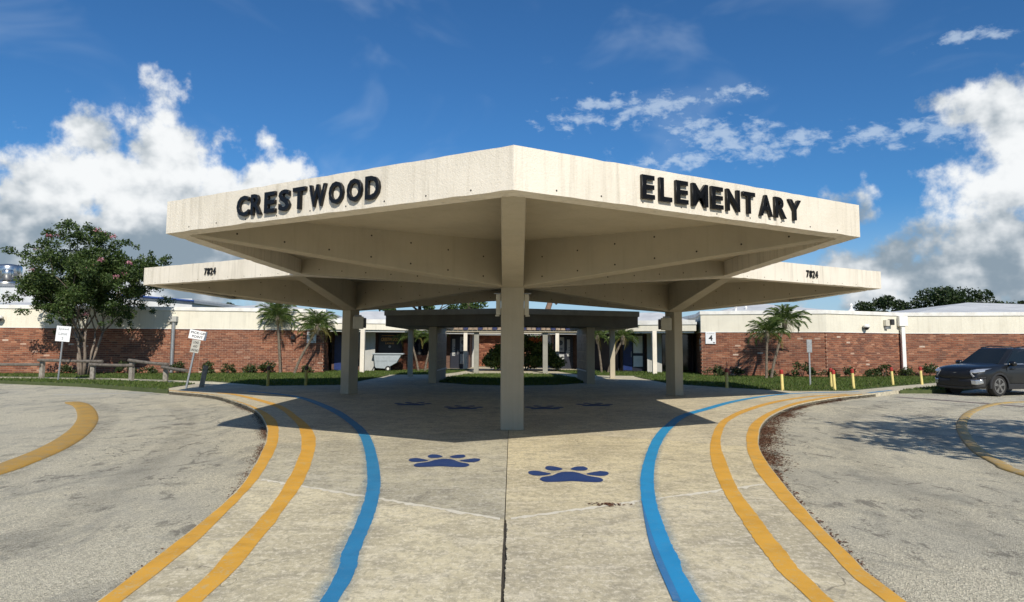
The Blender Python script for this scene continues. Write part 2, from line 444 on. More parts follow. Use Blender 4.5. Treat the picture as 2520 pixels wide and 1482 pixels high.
    leafy('shrub_leaf', [(0, (.025, .040, .014)), (.6, (.045, .070, .022)), (1, (.09, .11, .04))])
    leafy('blossom', [(0, (.42, .13, .19)), (.6, (.54, .24, .31)), (1, (.62, .38, .43))], .6, .3)
    leafy('red_leaf', [(0, (.30, .06, .03)), (1, (.42, .14, .05))], .6, .3)
    leafy('dead_leaf', [(0, (.075, .035, .02)), (.6, (.13, .06, .035)), (1, (.22, .12, .07))], .8, .1)
    simple('myrtle_bark', (.23, .185, .145), .8, var=.2, scale=7, col2=(.13, .10, .075), bump=.4, bscale=20)
    simple('dark_bark', (.10, .08, .06), .9, var=.2, scale=8, bump=.6, bscale=20)
    simple('pine_bark', (.26, .16, .11), .9, var=.2, scale=9, bump=.6, bscale=20)
    simple('palm_bark', (.19, .155, .115), .9, var=.25, scale=16, col2=(.09, .07, .05), bump=.8, bscale=30)
    simple('timber', (.17, .15, .125), .85, var=.2, scale=9, col2=(.085, .073, .06), bump=.5, bscale=40)
    simple('timber_end', (.30, .275, .235), .85, var=.15, scale=9, col2=(.17, .15, .125))
    simple('bollard_yellow', (.78, .64, .24), .5, var=.08)
    simple('bollard_old', (.50, .38, .09), .6, var=.15)
    simple('bollard_red', (.36, .035, .025), .45, var=.1)
    simple('bollard_brown', (.11, .045, .03), .6, var=.1)
    simple('sign_white', (.78, .79, .79), .4, var=.04)
    simple('sign_grey', (.46, .45, .40), .5, var=.12, scale=12)
    simple('sign_text', (.02, .02, .025), .5)
    simple('faded_text', (.30, .31, .32), .5)
    simple('navy_door', (.018, .038, .15), .35, var=.1)
    simple('dark_frame', (.010, .013, .026), .5)
    simple('dark_glass', (.012, .014, .018), .06, spec=.6)
    simple('banner_black', (.012, .012, .014), .5)
    simple('banner_gold', (.62, .34, .08), .5)
    simple('banner_pale', (.35, .34, .32), .5)
    simple('poster', (.42, .43, .42), .5, var=.1)
    simple('poster_dark', (.06, .07, .08), .5)
    simple('cart_grey', (.33, .37, .39), .5, var=.06)
    simple('rubber', (.02, .02, .02), .75)
    simple('tile_tan', (.36, .26, .17), .7, var=.2, scale=8)
    simple('tile_navy', (.03, .035, .10), .6, var=.2, scale=8)
    simple('mural_tile', (.23, .20, .165), .5, var=.25, scale=5)
    simple('fixture_cream', (.62, .58, .47), .6, var=.06)
    simple('fixture_dark', (.03, .03, .03), .3)
    simple('lens_white', (.75, .75, .70), .3)
    simple('blue_metal', (.05, .10, .28), .45, .2, var=.05)
    simple('white_wall', (.62, .63, .62), .7, var=.06, scale=1.5)
    # vehicle
    m, g, b = new_mat('car_paint'); b.inputs['Base Color'].default_value = (.010, .011, .012, 1); b.inputs['Metallic'].default_value = .15
    b.inputs['Roughness'].default_value = .33; b.inputs['Coat Weight'].default_value = .3; b.inputs['Coat Roughness'].default_value = .04
    m, g, b = new_mat('car_glass'); b.inputs['Base Color'].default_value = (.010, .014, .016, 1); b.inputs['Roughness'].default_value = .03; b.inputs['Specular IOR Level'].default_value = .35
    simple('car_black', (.012, .012, .013), .5)
    simple('car_cladding', (.022, .022, .023), .6)
    simple('car_silver', (.55, .56, .57), .25, .8, var=0)
    simple('alloy', (.46, .44, .42), .28, .9, var=.05)
    simple('tyre', (.018, .017, .016), .85)
    m, g, b = new_mat('headlamp'); b.inputs['Base Color'].default_value = (.62, .64, .66, 1); b.inputs['Roughness'].default_value = .08; b.inputs['Metallic'].default_value = .6; b.inputs['Coat Weight'].default_value = 1


make_materials()


def text_mesh(s, extrude=.02, bevel=.0, offset=0.0, res=3):
    cu = bpy.data.curves.new('t', 'FONT'); cu.body = s; cu.extrude = extrude; cu.bevel_depth = bevel; cu.bevel_resolution = 1; cu.offset = offset; cu.resolution_u = res
    o = bpy.data.objects.new('t', cu); COL.objects.link(o)
    dg = bpy.context.evaluated_depsgraph_get(); me = bpy.data.meshes.new_from_object(o.evaluated_get(dg))
    bpy.data.objects.remove(o); bpy.data.curves.remove(cu)
    return me


def fit_text(s, w, h, depth, offset=0.0, bevel=.0, res=3):
    """text mesh centred on x, standing on z=0 in the XZ plane, facing -Y, scaled to w x h"""
    me = text_mesh(s, .03, bevel, offset, res); n = len(me.vertices); a = np.empty(n * 3); me.vertices.foreach_get('co', a); a = a.reshape(-1, 3)
    mn, mx = a.min(0), a.max(0); sx = w / (mx[0] - mn[0]) if w else h / (mx[1] - mn[1]); sy = h / (mx[1] - mn[1]); sz = depth / (mx[2] - mn[2])
    b = np.empty_like(a); b[:, 0] = (a[:, 0] - (mn[0] + mx[0]) / 2) * sx; b[:, 2] = (a[:, 1] - mn[1]) * sy; b[:, 1] = -(a[:, 2] - mn[2]) * sz
    me.vertices.foreach_set('co', b.ravel()); me.update(); return me


# ------------------------------------------------------------------ the ground, road, walk
ROAD_Z = -0.12
o = MB().poly([(-2000, -600, -.16), (2000, -600, -.16), (2000, 3500, -.16), (-2000, 3500, -.16)]).build('ground', 'far_grass'); tag(o, kind='structure')
o = MB().poly([(-70, -40, ROAD_Z), (70, -40, ROAD_Z), (70, 31, ROAD_Z), (-70, 31, ROAD_Z)]).build('road', 'asphalt'); tag(o, kind='structure')

CURB_L = [(-1.9, -8), (-2.2, 0), (-2.57, 4.37), (-2.66, 5.17), (-2.82, 6.51), (-3.08, 7.96), (-3.63, 9.99), (-4.15, 11.7), (-4.85, 13.64), (-6.12, 16.53), (-7.49, 18.86), (-9.42, 21.55), (-11.58, 23.21)]
CURB_R = [(1.9, -8), (2.2, 0), (2.50, 4.44), (2.60, 5.28), (2.86, 6.64), (3.16, 7.99), (3.57, 9.67), (3.94, 10.97), (4.40, 12.26), (5.16, 14.18), (6.28, 16.44), (8.03, 19.19), (10.11, 21.59), (11.86, 23.12)]
cl = [tuple(p) for p in catmull(CURB_L, 6)]; cr = [tuple(p) for p in catmull(CURB_R, 6)]
WALK = cr + [(12.6, 23.75), (12.2, 24.95), (10.15, 24.7), (8.46, 26.33), (6.7, 28.9), (6.4, 33.5), (6.4, 36.0), (-6.4, 36.0), (-6.4, 33.5), (-6.75, 26.95), (-9.6, 26.15), (-12.6, 27.5), (-12.3, 24.6)] + cl[::-1]


def clip(poly, n, d):
    """keep n.p <= d"""
    o = []
    for i in range(len(poly)):
        a, b = poly[i], poly[(i + 1) % len(poly)]; da = n[0] * a[0] + n[1] * a[1] - d; db = n[0] * b[0] + n[1] * b[1] - d
        if da <= 0: o.append(a)
        if da * db < 0:
            t = da / (da - db); o.append((a[0] + (b[0] - a[0]) * t, a[1] + (b[1] - a[1]) * t))
    return o


def dedupe(p):
    o = []
    for q in p:
        if not o or math.hypot(q[0] - o[-1][0], q[1] - o[-1][1]) > 1e-4: o.append(q)
    if math.hypot(o[0][0] - o[-1][0], o[0][1] - o[-1][1]) < 1e-4: o.pop()
    return o


base = MB().prism(WALK, -.13, -.028).build('walkway', 'joint_dark', fix=True)
base.data.materials[0] = MATS['joint_dark']
tag(base, kind='structure')
G2 = .0045
S3 = math.sqrt(3)


def line_up(p0, slope, sgn, gap):
    """half plane y*sgn <= (p0y + slope (x-p0x))*sgn, pulled in by gap"""
    n = (-slope * sgn, 1.0 * sgn); L = math.hypot(*n); n = (n[0] / L, n[1] / L); return n, n[0] * p0[0] + n[1] * p0[1] - gap


XC = -.055
dl = ((XC, 6.43), -.62); dr = ((XC, 6.43), .555); rl = ((0, 13.18), .55); rr = ((0, 13.18), -.55); bl = ((0, 19.3), -.577); brr = ((0, 19.3), .577)


def slab(cuts, tint, jag=None):
    p = WALK
    for n, d in cuts: p = clip(p, n, d)
    p = dedupe(p)
    q = []
    for i in range(len(p)):
        a, b = p[i], p[(i + 1) % len(p)]; q.append(a)
        if jag and abs(a[0] - jag[0]) < .02 and abs(b[0] - jag[0]) < .02 and abs(a[1] - b[1]) > .5:
            n = int(abs(a[1] - b[1]) / .022); rs = random.Random(3); amp = 0
            for k in range(1, n):
                t = k / n; y = a[1] + (b[1] - a[1]) * t
                w = max(0, min(1, (jag[1] - y) / 1.2)); lo = .5 + .5 * math.sin(y * 3.1) * math.sin(y * 7.7 + 1)
                amp = amp * .55 + rs.random() * .026 * .45
                q.append((a[0] + w * (amp * (.4 + lo) + rs.random() * .008) * jag[2], y))
    o = MB().prism(q, -.115, 0.0).build('slab', 'concrete', base, fix=True, bevel=.0)
    o.color = (*tint, 1)
    return o


slab([((1, 0), XC - G2), line_up(*dl, 1, G2)], (1.06, 1.04, .98), (XC - G2, 7.4, -.25))
slab([((-1, 0), -XC - G2), line_up(*dr, 1, G2)], (1.02, 1.0, .96), (XC + G2, 7.6, 1.0))
slab([((1, 0), XC - G2), line_up(*dl, -1, G2), line_up(*rl, 1, G2)], (.84, .85, .86))
slab([((-1, 0), -XC - G2), line_up(*dr, -1, G2), line_up(*rr, 1, G2)], (1.02, .985, .90))
slab([((1, 0), 0 - G2), line_up(*rl, -1, G2), line_up(*bl, 1, G2)], (.95, .94, .92))
slab([((-1, 0), 0 - G2), line_up(*rr, -1, G2), line_up(*brr, 1, G2)], (.98, .96, .93))
slab([((1, 0), 0 - G2), line_up(*bl, -1, G2), ((0, 1), 27 - G2)], (.93, .93, .92))
slab([((-1, 0), 0 - G2), line_up(*brr, -1, G2), ((0, 1), 27 - G2)], (.96, .95, .93))
slab([((1, 0), 0 - G2), ((0, -1), -27 - G2)], (.95, .95, .95))
slab([((-1, 0), 0 - G2), ((0, -1), -27 - G2)], (.97, .97, .95))


def flat(name, pts, z, mat, parent=None, kind=None):
    if area(pts) < 0: pts = pts[::-1]
    o = MB().poly([(x, y, z) for x, y in pts]).build(name, mat, parent)
    if kind: tag(o, kind=kind)
    return o


# concrete flats round the walk, sidewalk strips and courtyard paving
def paving(name, pts, top, mat='concrete', tint=(1, 1, 1), low=-.13):
    o = MB().prism(pts, low, top).build(name, mat, fix=True); o.color = (*tint, 1); tag(o, kind='structure'); return o


paving('courtyard_paving', [(-11, 36.005), (11, 36.005), (11, 52), (-11, 52)], -.006, tint=(.96, .96, .95))
paving('sidewalk_left', [(-12.62, 27.45), (-9.7, 26.2), (-9.6, 26.4), (-12.6, 28.95), (-18, 31.2), (-24, 32.3), (-45, 35), (-45, 33.4), (-24, 30.8), (-18, 29.85)], -.004, tint=(1.1, 1.1, 1.08))
paving('sidewalk_right', [(12.62, 23.78), (14.3, 25.4), (17.5, 28.2), (22, 31.6), (45, 38), (45, 39.6), (22, 33.2), (18.3, 30.2), (16.0, 28.3), (13.3, 25.9), (12.22, 24.98)], -.004, tint=(.98, .98, .99))


# painted ribbons on the walk
def ribbon(name, left, right, z, mat, parent, n=7, uv=False, jitter=.0):
    A, B = catmull(left, n), catmull(right, n); m = min(len(A), len(B))
    if len(A) != len(B):
        def res(P, k):
            P = [Vector(p) for p in P]; d = [0]
            for i in range(1, len(P)): d.append(d[-1] + (P[i] - P[i - 1]).length)
            o = []; j = 0
            for i in range(k):
                t = d[-1] * i / (k - 1)
                while j < len(d) - 2 and d[j + 1] < t: j += 1
                o.append(P[j].lerp(P[j + 1], min(1, max(0, (t - d[j]) / max(d[j + 1] - d[j], 1e-9)))))
            return o
        k = 110; A, B = res(A, k), res(B, k); m = k
    rs = random.Random(5)
    rows = [[(A[i][0] + rs.uniform(-1, 1) * jitter, A[i][1], z), (B[i][0] + rs.uniform(-1, 1) * jitter, B[i][1], z)] for i in range(m)]
    mb = MB().grid(rows); o = mb.build(name, mat, parent, fix=False)
    me = o.data
    if me.polygons[0].normal.z < 0: me.flip_normals()
    if uv:
        ul = me.uv_layers.new(name='UVMap')
        for lp in me.loops: ul.data[lp.index].uv = ((lp.vertex_index % 2), (lp.vertex_index // 2) / m)
    return o


def ring_back(P): return [(P[0][0] * .86, -8), (P[0][0] * .93, 0)] + P


def offset_line(P, d):
    V = [Vector(p) for p in P]; o = []
    for i in range(len(V)):
        t = (V[min(i + 1, len(V) - 1)] - V[max(i - 1, 0)]).normalized(); o.append(tuple(V[i] + Vector((-t.y, t.x)) * d))
    return o


Lo = CURB_L; Li = [(-1.75, -8), (-2.05, 0), (-2.42, 4.37), (-2.55, 5.68), (-2.77, 7.0), (-3.05, 8.42), (-3.69, 10.86), (-4.45, 13.17), (-5.15, 14.91), (-6.22, 16.95), (-7.86, 19.5), (-9.75, 22.0), (-11.75, 23.5)]
Lo_in = offset_line([tuple(p) for p in catmull(CURB_L, 3)], -.012)
ribbon('yellow_line', Lo_in, Li, .004, 'yellow_paint', base, n=14, jitter=.006)
L2o = ring_back([(-2.07, 4.38), (-2.16, 5.22), (-2.27, 6.2), (-2.55, 7.8), (-3.13, 10.27), (-3.83, 12.52), (-4.58, 14.47), (-6.14, 17.74), (-8.48, 21.2), (-9.6, 22.3)])
L2i = ring_back([(-1.92, 4.38), (-2.06, 5.82), (-2.19, 6.69), (-2.47, 8.33), (-3.04, 10.72), (-3.45, 12.12), (-3.89, 13.31), (-4.52, 14.77), (-6.12, 18.1), (-8.42, 21.45), (-9.55, 22.5)])
ribbon('yellow_line', L2o, L2i, .004, 'yellow_paint', base, n=14, jitter=.006)
R3l = ring_back([(2.36, 4.43), (2.47, 5.32), (2.63, 6.24), (2.86, 7.5), (3.2, 9.07), (3.74, 10.96), (4.42, 12.91), (5.2, 14.74), (6.44, 17.03), (8.28, 19.87), (10.4, 22.2), (11.9, 23.3)])
R3r = offset_line([tuple(p) for p in catmull(CURB_R, 3)], .012)
ribbon('yellow_line', R3l, R3r, .004, 'yellow_paint', base, n=14, jitter=.006)
R2l = ring_back([(1.89, 4.43), (1.97, 5.42), (2.12, 6.39), (2.39, 7.89), (2.79, 9.64), (3.25, 11.27), (4.04, 13.61), (4.7, 15.2), (5.87, 17.39), (7.7, 20.11), (9.83, 22.38), (11.3, 23.2)])
R2r = ring_back([(2.04, 4.43), (2.16, 5.55), (2.32, 6.51), (2.55, 7.81), (2.93, 9.4), (3.42, 11.28), (4.11, 13.35), (4.76, 14.95), (5.85, 16.98), (7.68, 19.75), (9.8, 22.1), (11.35, 23.0)])
ribbon('yellow_line', R2l, R2r, .004, 'yellow_paint', base, n=14, jitter=.006)
LBo = ring_back([(-1.19, 4.39), (-1.30, 5.42), (-1.43, 6.59), (-1.61, 7.75), (-1.86, 8.94), (-2.33, 10.9), (-2.78, 12.5), (-3.40, 14.24), (-4.44, 16.7), (-6.0, 19.8), (-7.25, 21.6), (-9.0, 23.2)])
LBi = ring_back([(-1.07, 4.39), (-1.17, 5.42), (-1.29, 6.59), (-1.46, 7.75), (-1.70, 8.94), (-2.16, 10.9), (-2.60, 12.5), (-3.21, 14.24), (-4.24, 16.8), (-5.82, 19.95), (-7.1, 21.75), (-8.9, 23.35)])
ribbon('blue_line', LBo, LBi, .004, 'blue_paint', base, n=14, jitter=.005)
RBo = ring_back([(1.05, 4.42), (1.12, 5.33), (1.20, 6.07), (1.36, 7.25), (1.63, 8.7), (1.98, 10.16), (2.47, 11.99), (2.98, 13.57), (3.84, 15.8), (4.88, 17.6), (6.54, 20.25), (8.46, 22.55), (9.98, 23.7), (12.4, 24.6)])
RBi = ring_back([(1.20, 4.42), (1.27, 5.3), (1.35, 6.1), (1.51, 7.25), (1.78, 8.65), (2.14, 10.15), (2.63, 11.9), (3.14, 13.45), (3.99, 15.65), (5.04, 17.45), (6.68, 20.1), (8.58, 22.40), (10.06, 23.55), (12.45, 24.45)])
ribbon('blue_line', RBo, RBi, .004, 'blue_bright', base, n=14, jitter=.005)
for A, B, k in ((LBo, LBi, 1), (RBo, RBi, -1)):
    ctr = [((a[0] + b[0]) / 2, (a[1] + b[1]) / 2) for a, b in zip(A, B)]
    ribbon('paint_overspray', offset_line(ctr, .17 if k > 0 else .15), offset_line(ctr, -.13 if k > 0 else -.17), .002, 'blue_mist', base, uv=True)
# a second, darker coat shows along the near left edge of the right-hand blue line
ctr = [p for p in RBo if 3 < p[1] < 8.0]
oa = offset_line(ctr, .03); ob_ = offset_line(ctr, -.022); k = len(ctr)
ribbon('blue_line', [tuple(Vector(ctr[i]).lerp(Vector(oa[i]), min(1, (k - 1 - i) / 1.5))) for i in range(k)], [tuple(Vector(ctr[i]).lerp(Vector(ob_[i]), min(1, (k - 1 - i) / 1.5))) for i in range(k)], .0065, 'blue_dark', base)
# pale scale along the slanting joints
for (p0, sl), x0, x1 in ((dl, -2.95, -.1), (dr, 0, 2.95)):
    rs = random.Random(int(x1 * 10)); n = 70; up = []; dn = []
    for i in range(n):
        x = x0 + (x1 - x0) * i / (n - 1); y = p0[1] + sl * (x - p0[0]); up.append((x, y + .012 + abs(rs.gauss(0, .016)), .002)); dn.append((x, y - .016 - abs(rs.gauss(0, .045)), .002))
    ob = MB().grid([[a, b] for a, b in zip(up, dn)]).build('joint_scale', 'pale_scale', base)
    if ob.data.polygons[0].normal.z < 0: ob.data.flip_normals()


# paw prints
def paw_shapes():
    pad = [(-.38, -.03), (-.34, .07), (-.22, .14), (-.13, .26), (-.05, .32), (.06, .32), (.14, .26), (.23, .14), (.35, .06), (.38, -.04), (.32, -.13), (.16, -.125), (0, -.095), (-.16, -.125), (-.32, -.13)]
    t1 = [(-.50, .33), (-.50, .23), (-.44, .15), (-.34, .14), (-.22, .22), (-.30, .30), (-.42, .37)]
    t2 = [(-.28, .50), (-.24, .40), (-.13, .38), (-.05, .46), (-.14, .58), (-.24, .60)]
    mir = lambda q: [(-x, y) for x, y in q][::-1]
    return [[(x, (y - .2) * 1.42 + .2) for x, y in q] for q in (pad, t1, t2, mir(t1), mir(t2))]


def paw(loc, s, label):
    t = thing('paw_print', label, 'paw print', (loc[0], loc[1], 0), 0, 'paw prints painted on the walk')
    for k, sh in enumerate(paw_shapes()):
        c = [tuple(p) for p in catmull(sh + [sh[0]], 5)][:-1]
        flat('pad' if k == 0 else 'toe', [(x * s, (y - .2) * s) for x, y in c], .004, 'paw_blue', t)


paw((-.93, 9.55), .98, 'dark blue paw print on the sunny walk left of the crack')
paw((.72, 8.62), 1.0, 'dark blue paw print right of the crack, nearest of all')
paw((-2.68, 18.6), 1.0, 'dark paw print in the canopy shade, farthest left')
paw((-1.23, 17.6), 1.0, 'dark paw print in the shade just left of the front column')
paw((.85, 17.7), 1.0, 'dark paw print in the shade just right of the front column')
paw((2.26, 18.65), 1.0, 'dark paw print in the canopy shade, farthest right')


# raised rolled kerbs on the road, painted yellow
def rolled(name, path, w, hgt, mat, label):
    P = catmull(path, 8); rows = []
    for i, p in enumerate(P):
        t = (P[min(i + 1, len(P) - 1)] - P[max(i - 1, 0)]).normalized(); nn = Vector((-t.y, t.x)); k = min(1, i / 3 + .02, (len(P) - 1 - i) / 3 + .02)
        row = []
        for q in range(9):
            a = math.pi * q / 8; row.append((p.x + nn.x * math.cos(a) * w / 2 * (.55 + .45 * k), p.y + nn.y * math.cos(a) * w / 2 * (.55 + .45 * k), ROAD_Z + .004 + math.sin(a) ** .8 * hgt * k))
        rows.append(row)
    o = MB().grid(rows).build(name, mat, smooth=True, fix=True)
    tag(o, label, 'kerb'); return o


rolled('rolled_kerb', [(-12.9, 20.05), (-11.9, 19.0), (-10.75, 17.4), (-9.45, 15.35), (-8.3, 13.2), (-7.5, 11.35), (-7.05, 9.9), (-6.85, 8.9), (-6.7, 6.5), (-6.9, 3)], .42, .04, 'old_yellow', 'broad faded yellow rolled kerb curving across the left road')
rolled('rolled_kerb', [(18.5, 22.5), (16.21, 21.72), (14.74, 20.9), (12.4, 18.5), (10.35, 15.81), (8.95, 13.62), (7.78, 11.52), (7.2, 10.16), (6.98, 9.43), (6.6, 6), (6.6, 2)], .20, .03, 'worn_yellow', 'thin faded yellow rolled kerb on the right road under tree shadow')
for C_, sg in ((CURB_L, 1), (CURB_R, -1)):
    for o_ in (1.5, 3.1):
        ctr = offset_line([tuple(p) for p in catmull(C_, 2)], sg * o_)
        ctr = [p for p in ctr if p[1] > -3]
        ribbon('wheel_wear', offset_line(ctr, .34), offset_line(ctr, -.34), ROAD_Z + .003, 'wheel_wear', bpy.data.objects['road'], uv=True)
flat('seam_line', [(13.1, 23.55), (13.6, 22.9), (15.0, 19.7), (17, 14.5), (17.35, 14.6), (15.3, 19.85), (13.85, 23.05), (13.35, 23.7)], ROAD_Z + .004, 'seam_brown', bpy.data.objects['road'])
flat('worn_line', [(-15.2, 22.68), (-11.95, 24.25), (-11.95, 24.42), (-15.2, 22.86)], ROAD_Z + .004, 'worn_white', bpy.data.objects['road'])
flat('blue_ramp_paint', [(12.45, 24.1), (12.6, 24.0), (14.15, 25.42), (14.05, 25.5)], .0, 'blue_paint', bpy.data.objects['sidewalk_right'])

# ------------------------------------------------------------------ lawns
LAWNS = {
    'lawn_left': [(-12.55, 29.0), (-9.62, 26.42), (-9.55, 26.22), (-6.8, 27.02), (-6.45, 33.5), (-6.45, 35.98), (-11, 36.5), (-11, 41), (-45, 41), (-45, 35.02), (-24, 32.32), (-18, 31.22)],
    'verge_left': [(-11.75, 23.5), (-12.35, 24.7), (-12.65, 27.43), (-18, 29.83), (-24, 30.78), (-45, 33.38), (-45, 31), (-21.5, 28.8), (-16.9, 26.9), (-14.3, 25.2)],
    'lawn_right': [(6.75, 28.95), (8.5, 26.38), (10.15, 24.74), (12.18, 25.0), (13.25, 25.92), (15.95, 28.32), (18.25, 30.22), (22, 33.25), (45, 39.7), (45, 41), (11, 41), (11, 36.5), (6.45, 35.98), (6.45, 33.5)],
    'verge_right': [(14.4, 25.42), (16.2, 25.6), (18.6, 27.8), (21, 29.8), (22, 31.55), (17.5, 28.15)],
    'lawn_centre': [(-3.1, 29.2), (-1.7, 27.6), (0, 27.05), (1.7, 27.6), (3.1, 29.2), (3.3, 33), (2.4, 37.5), (0, 38.6), (-2.4, 37.5), (-3.3, 33)],
    'lawn_court_left': [(-10.8, 36.6), (-6.6, 36.4), (-3.9, 37.0), (-3.2, 40), (-2.6, 44), (-6.4, 43), (-10.8, 41)],
    'lawn_court_right': [(10.8, 36.6), (6.6, 36.4), (3.9, 37.0), (3.2, 40), (2.6, 44), (6.4, 43), (10.8, 41)],
}


def inside(p, poly):
    c = False; n = len(poly)
    for i in range(n):
        a, b = poly[i], poly[i - 1]
        if (a[1] > p[1]) != (b[1] > p[1]) and p[0] < (b[0] - a[0]) * (p[1] - a[1]) / (b[1] - a[1]) + a[0]: c = not c
    return c


def blades(name, polys, n_per, hmin, hmax, zt, seed):
    rs = random.Random(seed); V = []; Fc = []
    for poly in polys:
        xs = [p[0] for p in poly]; ys = [p[1] for p in poly]
        bb = (max(min(xs), -34), min(max(xs), 32), min(ys), max(ys)); n = int((bb[1] - bb[0]) * (bb[3] - bb[2]) * n_per)
        for _ in range(n):
            x = rs.uniform(bb[0], bb[1]); y = rs.uniform(bb[2], bb[3])
            if abs(x) > .80 * y + 1 or not inside((x, y), poly): continue
            h = rs.uniform(hmin, hmax); a = rs.uniform(0, 6.28); w = rs.uniform(.012, .026); lx, ly = rs.gauss(0, .035), rs.gauss(0, .035); b = len(V)
            V += [(x - math.cos(a) * w, y - math.sin(a) * w, zt), (x + math.cos(a) * w, y + math.sin(a) * w, zt), (x + lx, y + ly, zt + h)]; Fc.append((b, b + 1, b + 2))
    me = bpy.data.meshes.new(name); me.from_pydata(V, [], Fc); me.materials.append(MATS['grass']); o = link(name, me); return o


for nm, pl in LAWNS.items():
    paving(nm, pl, .012 if 'court' not in nm else .010, 'lawn_soil', low=-.14)
tag(blades('grass', list(LAWNS.values()), 190, .035, .095, .008, 1), 'short mown green lawn grass in front of the brick walls', 'grass', kind='stuff')


# ------------------------------------------------------------------ hexagonal canopies
HR = 6.055; ZB, ZT, ZS, ZR = 3.25, 3.74, 3.58, 2.70
HC = (.012, 13.18)


def hexpts(r, c=(0, 0)): return [(c[0] + r * math.cos(R(-90 + 60 * k)), c[1] + r * math.sin(R(-90 + 60 * k))) for k in range(6)]


def canopy(c, colrot, label, seed):
    t = thing('canopy', label, 'canopy', (c[0], c[1], 0), 0, 'hexagonal concrete entrance canopies')
    rs = random.Random(seed)
    out = hexpts(HR); inn = hexpts(HR - .27 / math.cos(R(30)))
    # densify the fascia so its lower edge can be slightly chipped
    mb = MB()
    for k in range(6):
        A, B, a, b = Vector(out[k]), Vector(out[(k + 1) % 6]), Vector(inn[k]), Vector(inn[(k + 1) % 6]); n = 40; rows = []
        for i in range(n + 1):
            s = i / n; p = A.lerp(B, s); q = a.lerp(b, s); e = 0 if i in (0, n) else 1
            ch = e * max(0, rs.gauss(0, .006)); ct = e * max(0, rs.gauss(0, .004))
            rows.append([(q.x, q.y, ZB + .001), (p.x, p.y, ZB + ch), (p.x, p.y, ZT - ct), (q.x, q.y, ZT)])
        mb.grid(rows)
        mb.poly([(a.x, a.y, ZB + .001), (a.x, a.y, ZT), (b.x, b.y, ZT), (b.x, b.y, ZB + .001)])
    mb.build('fascia', 'canopy_paint', t, fix=True)
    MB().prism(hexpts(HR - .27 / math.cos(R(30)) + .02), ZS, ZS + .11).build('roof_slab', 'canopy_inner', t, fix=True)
    for k in range(6):
        a = R(-90 + 60 * k); d = Vector((math.cos(a), math.sin(a))); nn = Vector((-d.y, d.x)); r1 = HR - .30; w0, w1 = .205, .14
        pts = []
        for r, w, zb in ((.02, w0, ZR), (.22, w0, ZR), (r1, w1, ZB + .006)):
            pts.append([(d.x * r + nn.x * w, d.y * r + nn.y * w, ZS + .03), (d.x * r + nn.x * w, d.y * r + nn.y * w, zb + .012), (d.x * r + nn.x * (w - .012), d.y * r + nn.y * (w - .012), zb),
                        (d.x * r - nn.x * (w - .012), d.y * r - nn.y * (w - .012), zb), (d.x * r - nn.x * w, d.y * r - nn.y * w, zb + .012), (d.x * r - nn.x * w, d.y * r - nn.y * w, ZS + .03)])
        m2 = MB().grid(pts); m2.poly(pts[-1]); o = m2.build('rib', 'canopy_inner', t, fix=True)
        # formwork tie holes
        hm = MB()
        for sgn in (-1, 1):
            for row, (f0, n) in enumerate(((.10, 7), (.42, 4))):
                for i in range(n):
                    r = .75 + i * .72; s = (r - .22) / (r1 - .22); w = w0 + (w1 - w0) * s; zb = ZR + (ZB - ZR) * s; z = zb + (.13 if row == 0 else .50)
                    if z > ZS - .06: continue
                    cpt = Vector((d.x * r + nn.x * (w + .002) * sgn, d.y * r + nn.y * (w + .002) * sgn, z))
                    ring = [tuple(cpt + Vector((d.x * math.cos(q * math.pi / 3) * .017, d.y * math.cos(q * math.pi / 3) * .017, math.sin(q * math.pi / 3) * .017))) for q in range(6)]
                    hm.poly(ring)
        hm.build('tie_holes', 'hole_dark', o); tag(o.children[0], kind='stuff')
    w, dp = .22, .13
    ca, sa = math.cos(colrot), math.sin(colrot)
    col = [(x * ca - y * sa, x * sa + y * ca) for x, y in ((-w, -dp - .09), (w, -dp - .09), (w, dp), (-w, dp))]
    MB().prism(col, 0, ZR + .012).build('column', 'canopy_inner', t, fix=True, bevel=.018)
    fh = MB()
    for k in range(6):
        A, B = Vector(out[k]), Vector(out[(k + 1) % 6]); e = (B - A).normalized(); nn = Vector((e.y, -e.x))
        for i in range(9):
            p = A + e * (.55 + i * .62) + nn * .002; z = ZB + .055 + rs.uniform(-.01, .01)
            fh.poly([(p.x + e.x * math.cos(q * math.pi / 3) * .012, p.y + e.y * math.cos(q * math.pi / 3) * .012, z + math.sin(q * math.pi / 3) * .012) for q in range(6)])
    o = fh.build('tie_holes', 'hole_dark', t); tag(o, kind='stuff')
    return t


HR0 = 6.07
CL = (HC[0] - S3 / 2 * HR0, HC[1] + 1.5 * HR0); CR = (HC[0] + S3 / 2 * HR0, HC[1] + 1.5 * HR0)
canopy(HC, 0, 'large cream concrete hexagonal canopy in front, carrying the school name in black letters', 1)
canopy(CL, R(-120), 'cream concrete hexagonal canopy behind left with house number on its edge', 2)
canopy(CR, R(120), 'cream concrete hexagonal canopy behind right with house number on its edge', 3)


def lettering(name, label, chars, A, B, zlo, zhi, thick, offset, groupz=0):
    A, B = Vector(A), Vector(B); e = (B - A).normalized(); nn = Vector((e.y, -e.x))
    if nn.y > 0: nn = -nn
    ang = math.atan2(nn.x, -nn.y)
    mid = sum((s0 + s1) / 2 for _, s0, s1 in chars) / len(chars)
    t = thing(name, label, 'lettering', tuple(A + e * mid + nn * .004) + (0,), ang)
    for ch, s0, s1 in chars:
        me = fit_text(ch, abs(s1 - s0) * .90, zhi - zlo, thick, offset, bevel=.007 if thick > .04 else .003); me.materials.append(MATS['black_letter'])
        o = link('letter' if not ch.isdigit() else 'numeral', me, t)
        sgn = 1 if (e.x * math.cos(ang) + e.y * math.sin(ang)) > 0 else -1
        o.location = (((s0 + s1) / 2 - mid) * sgn, 0, zlo)


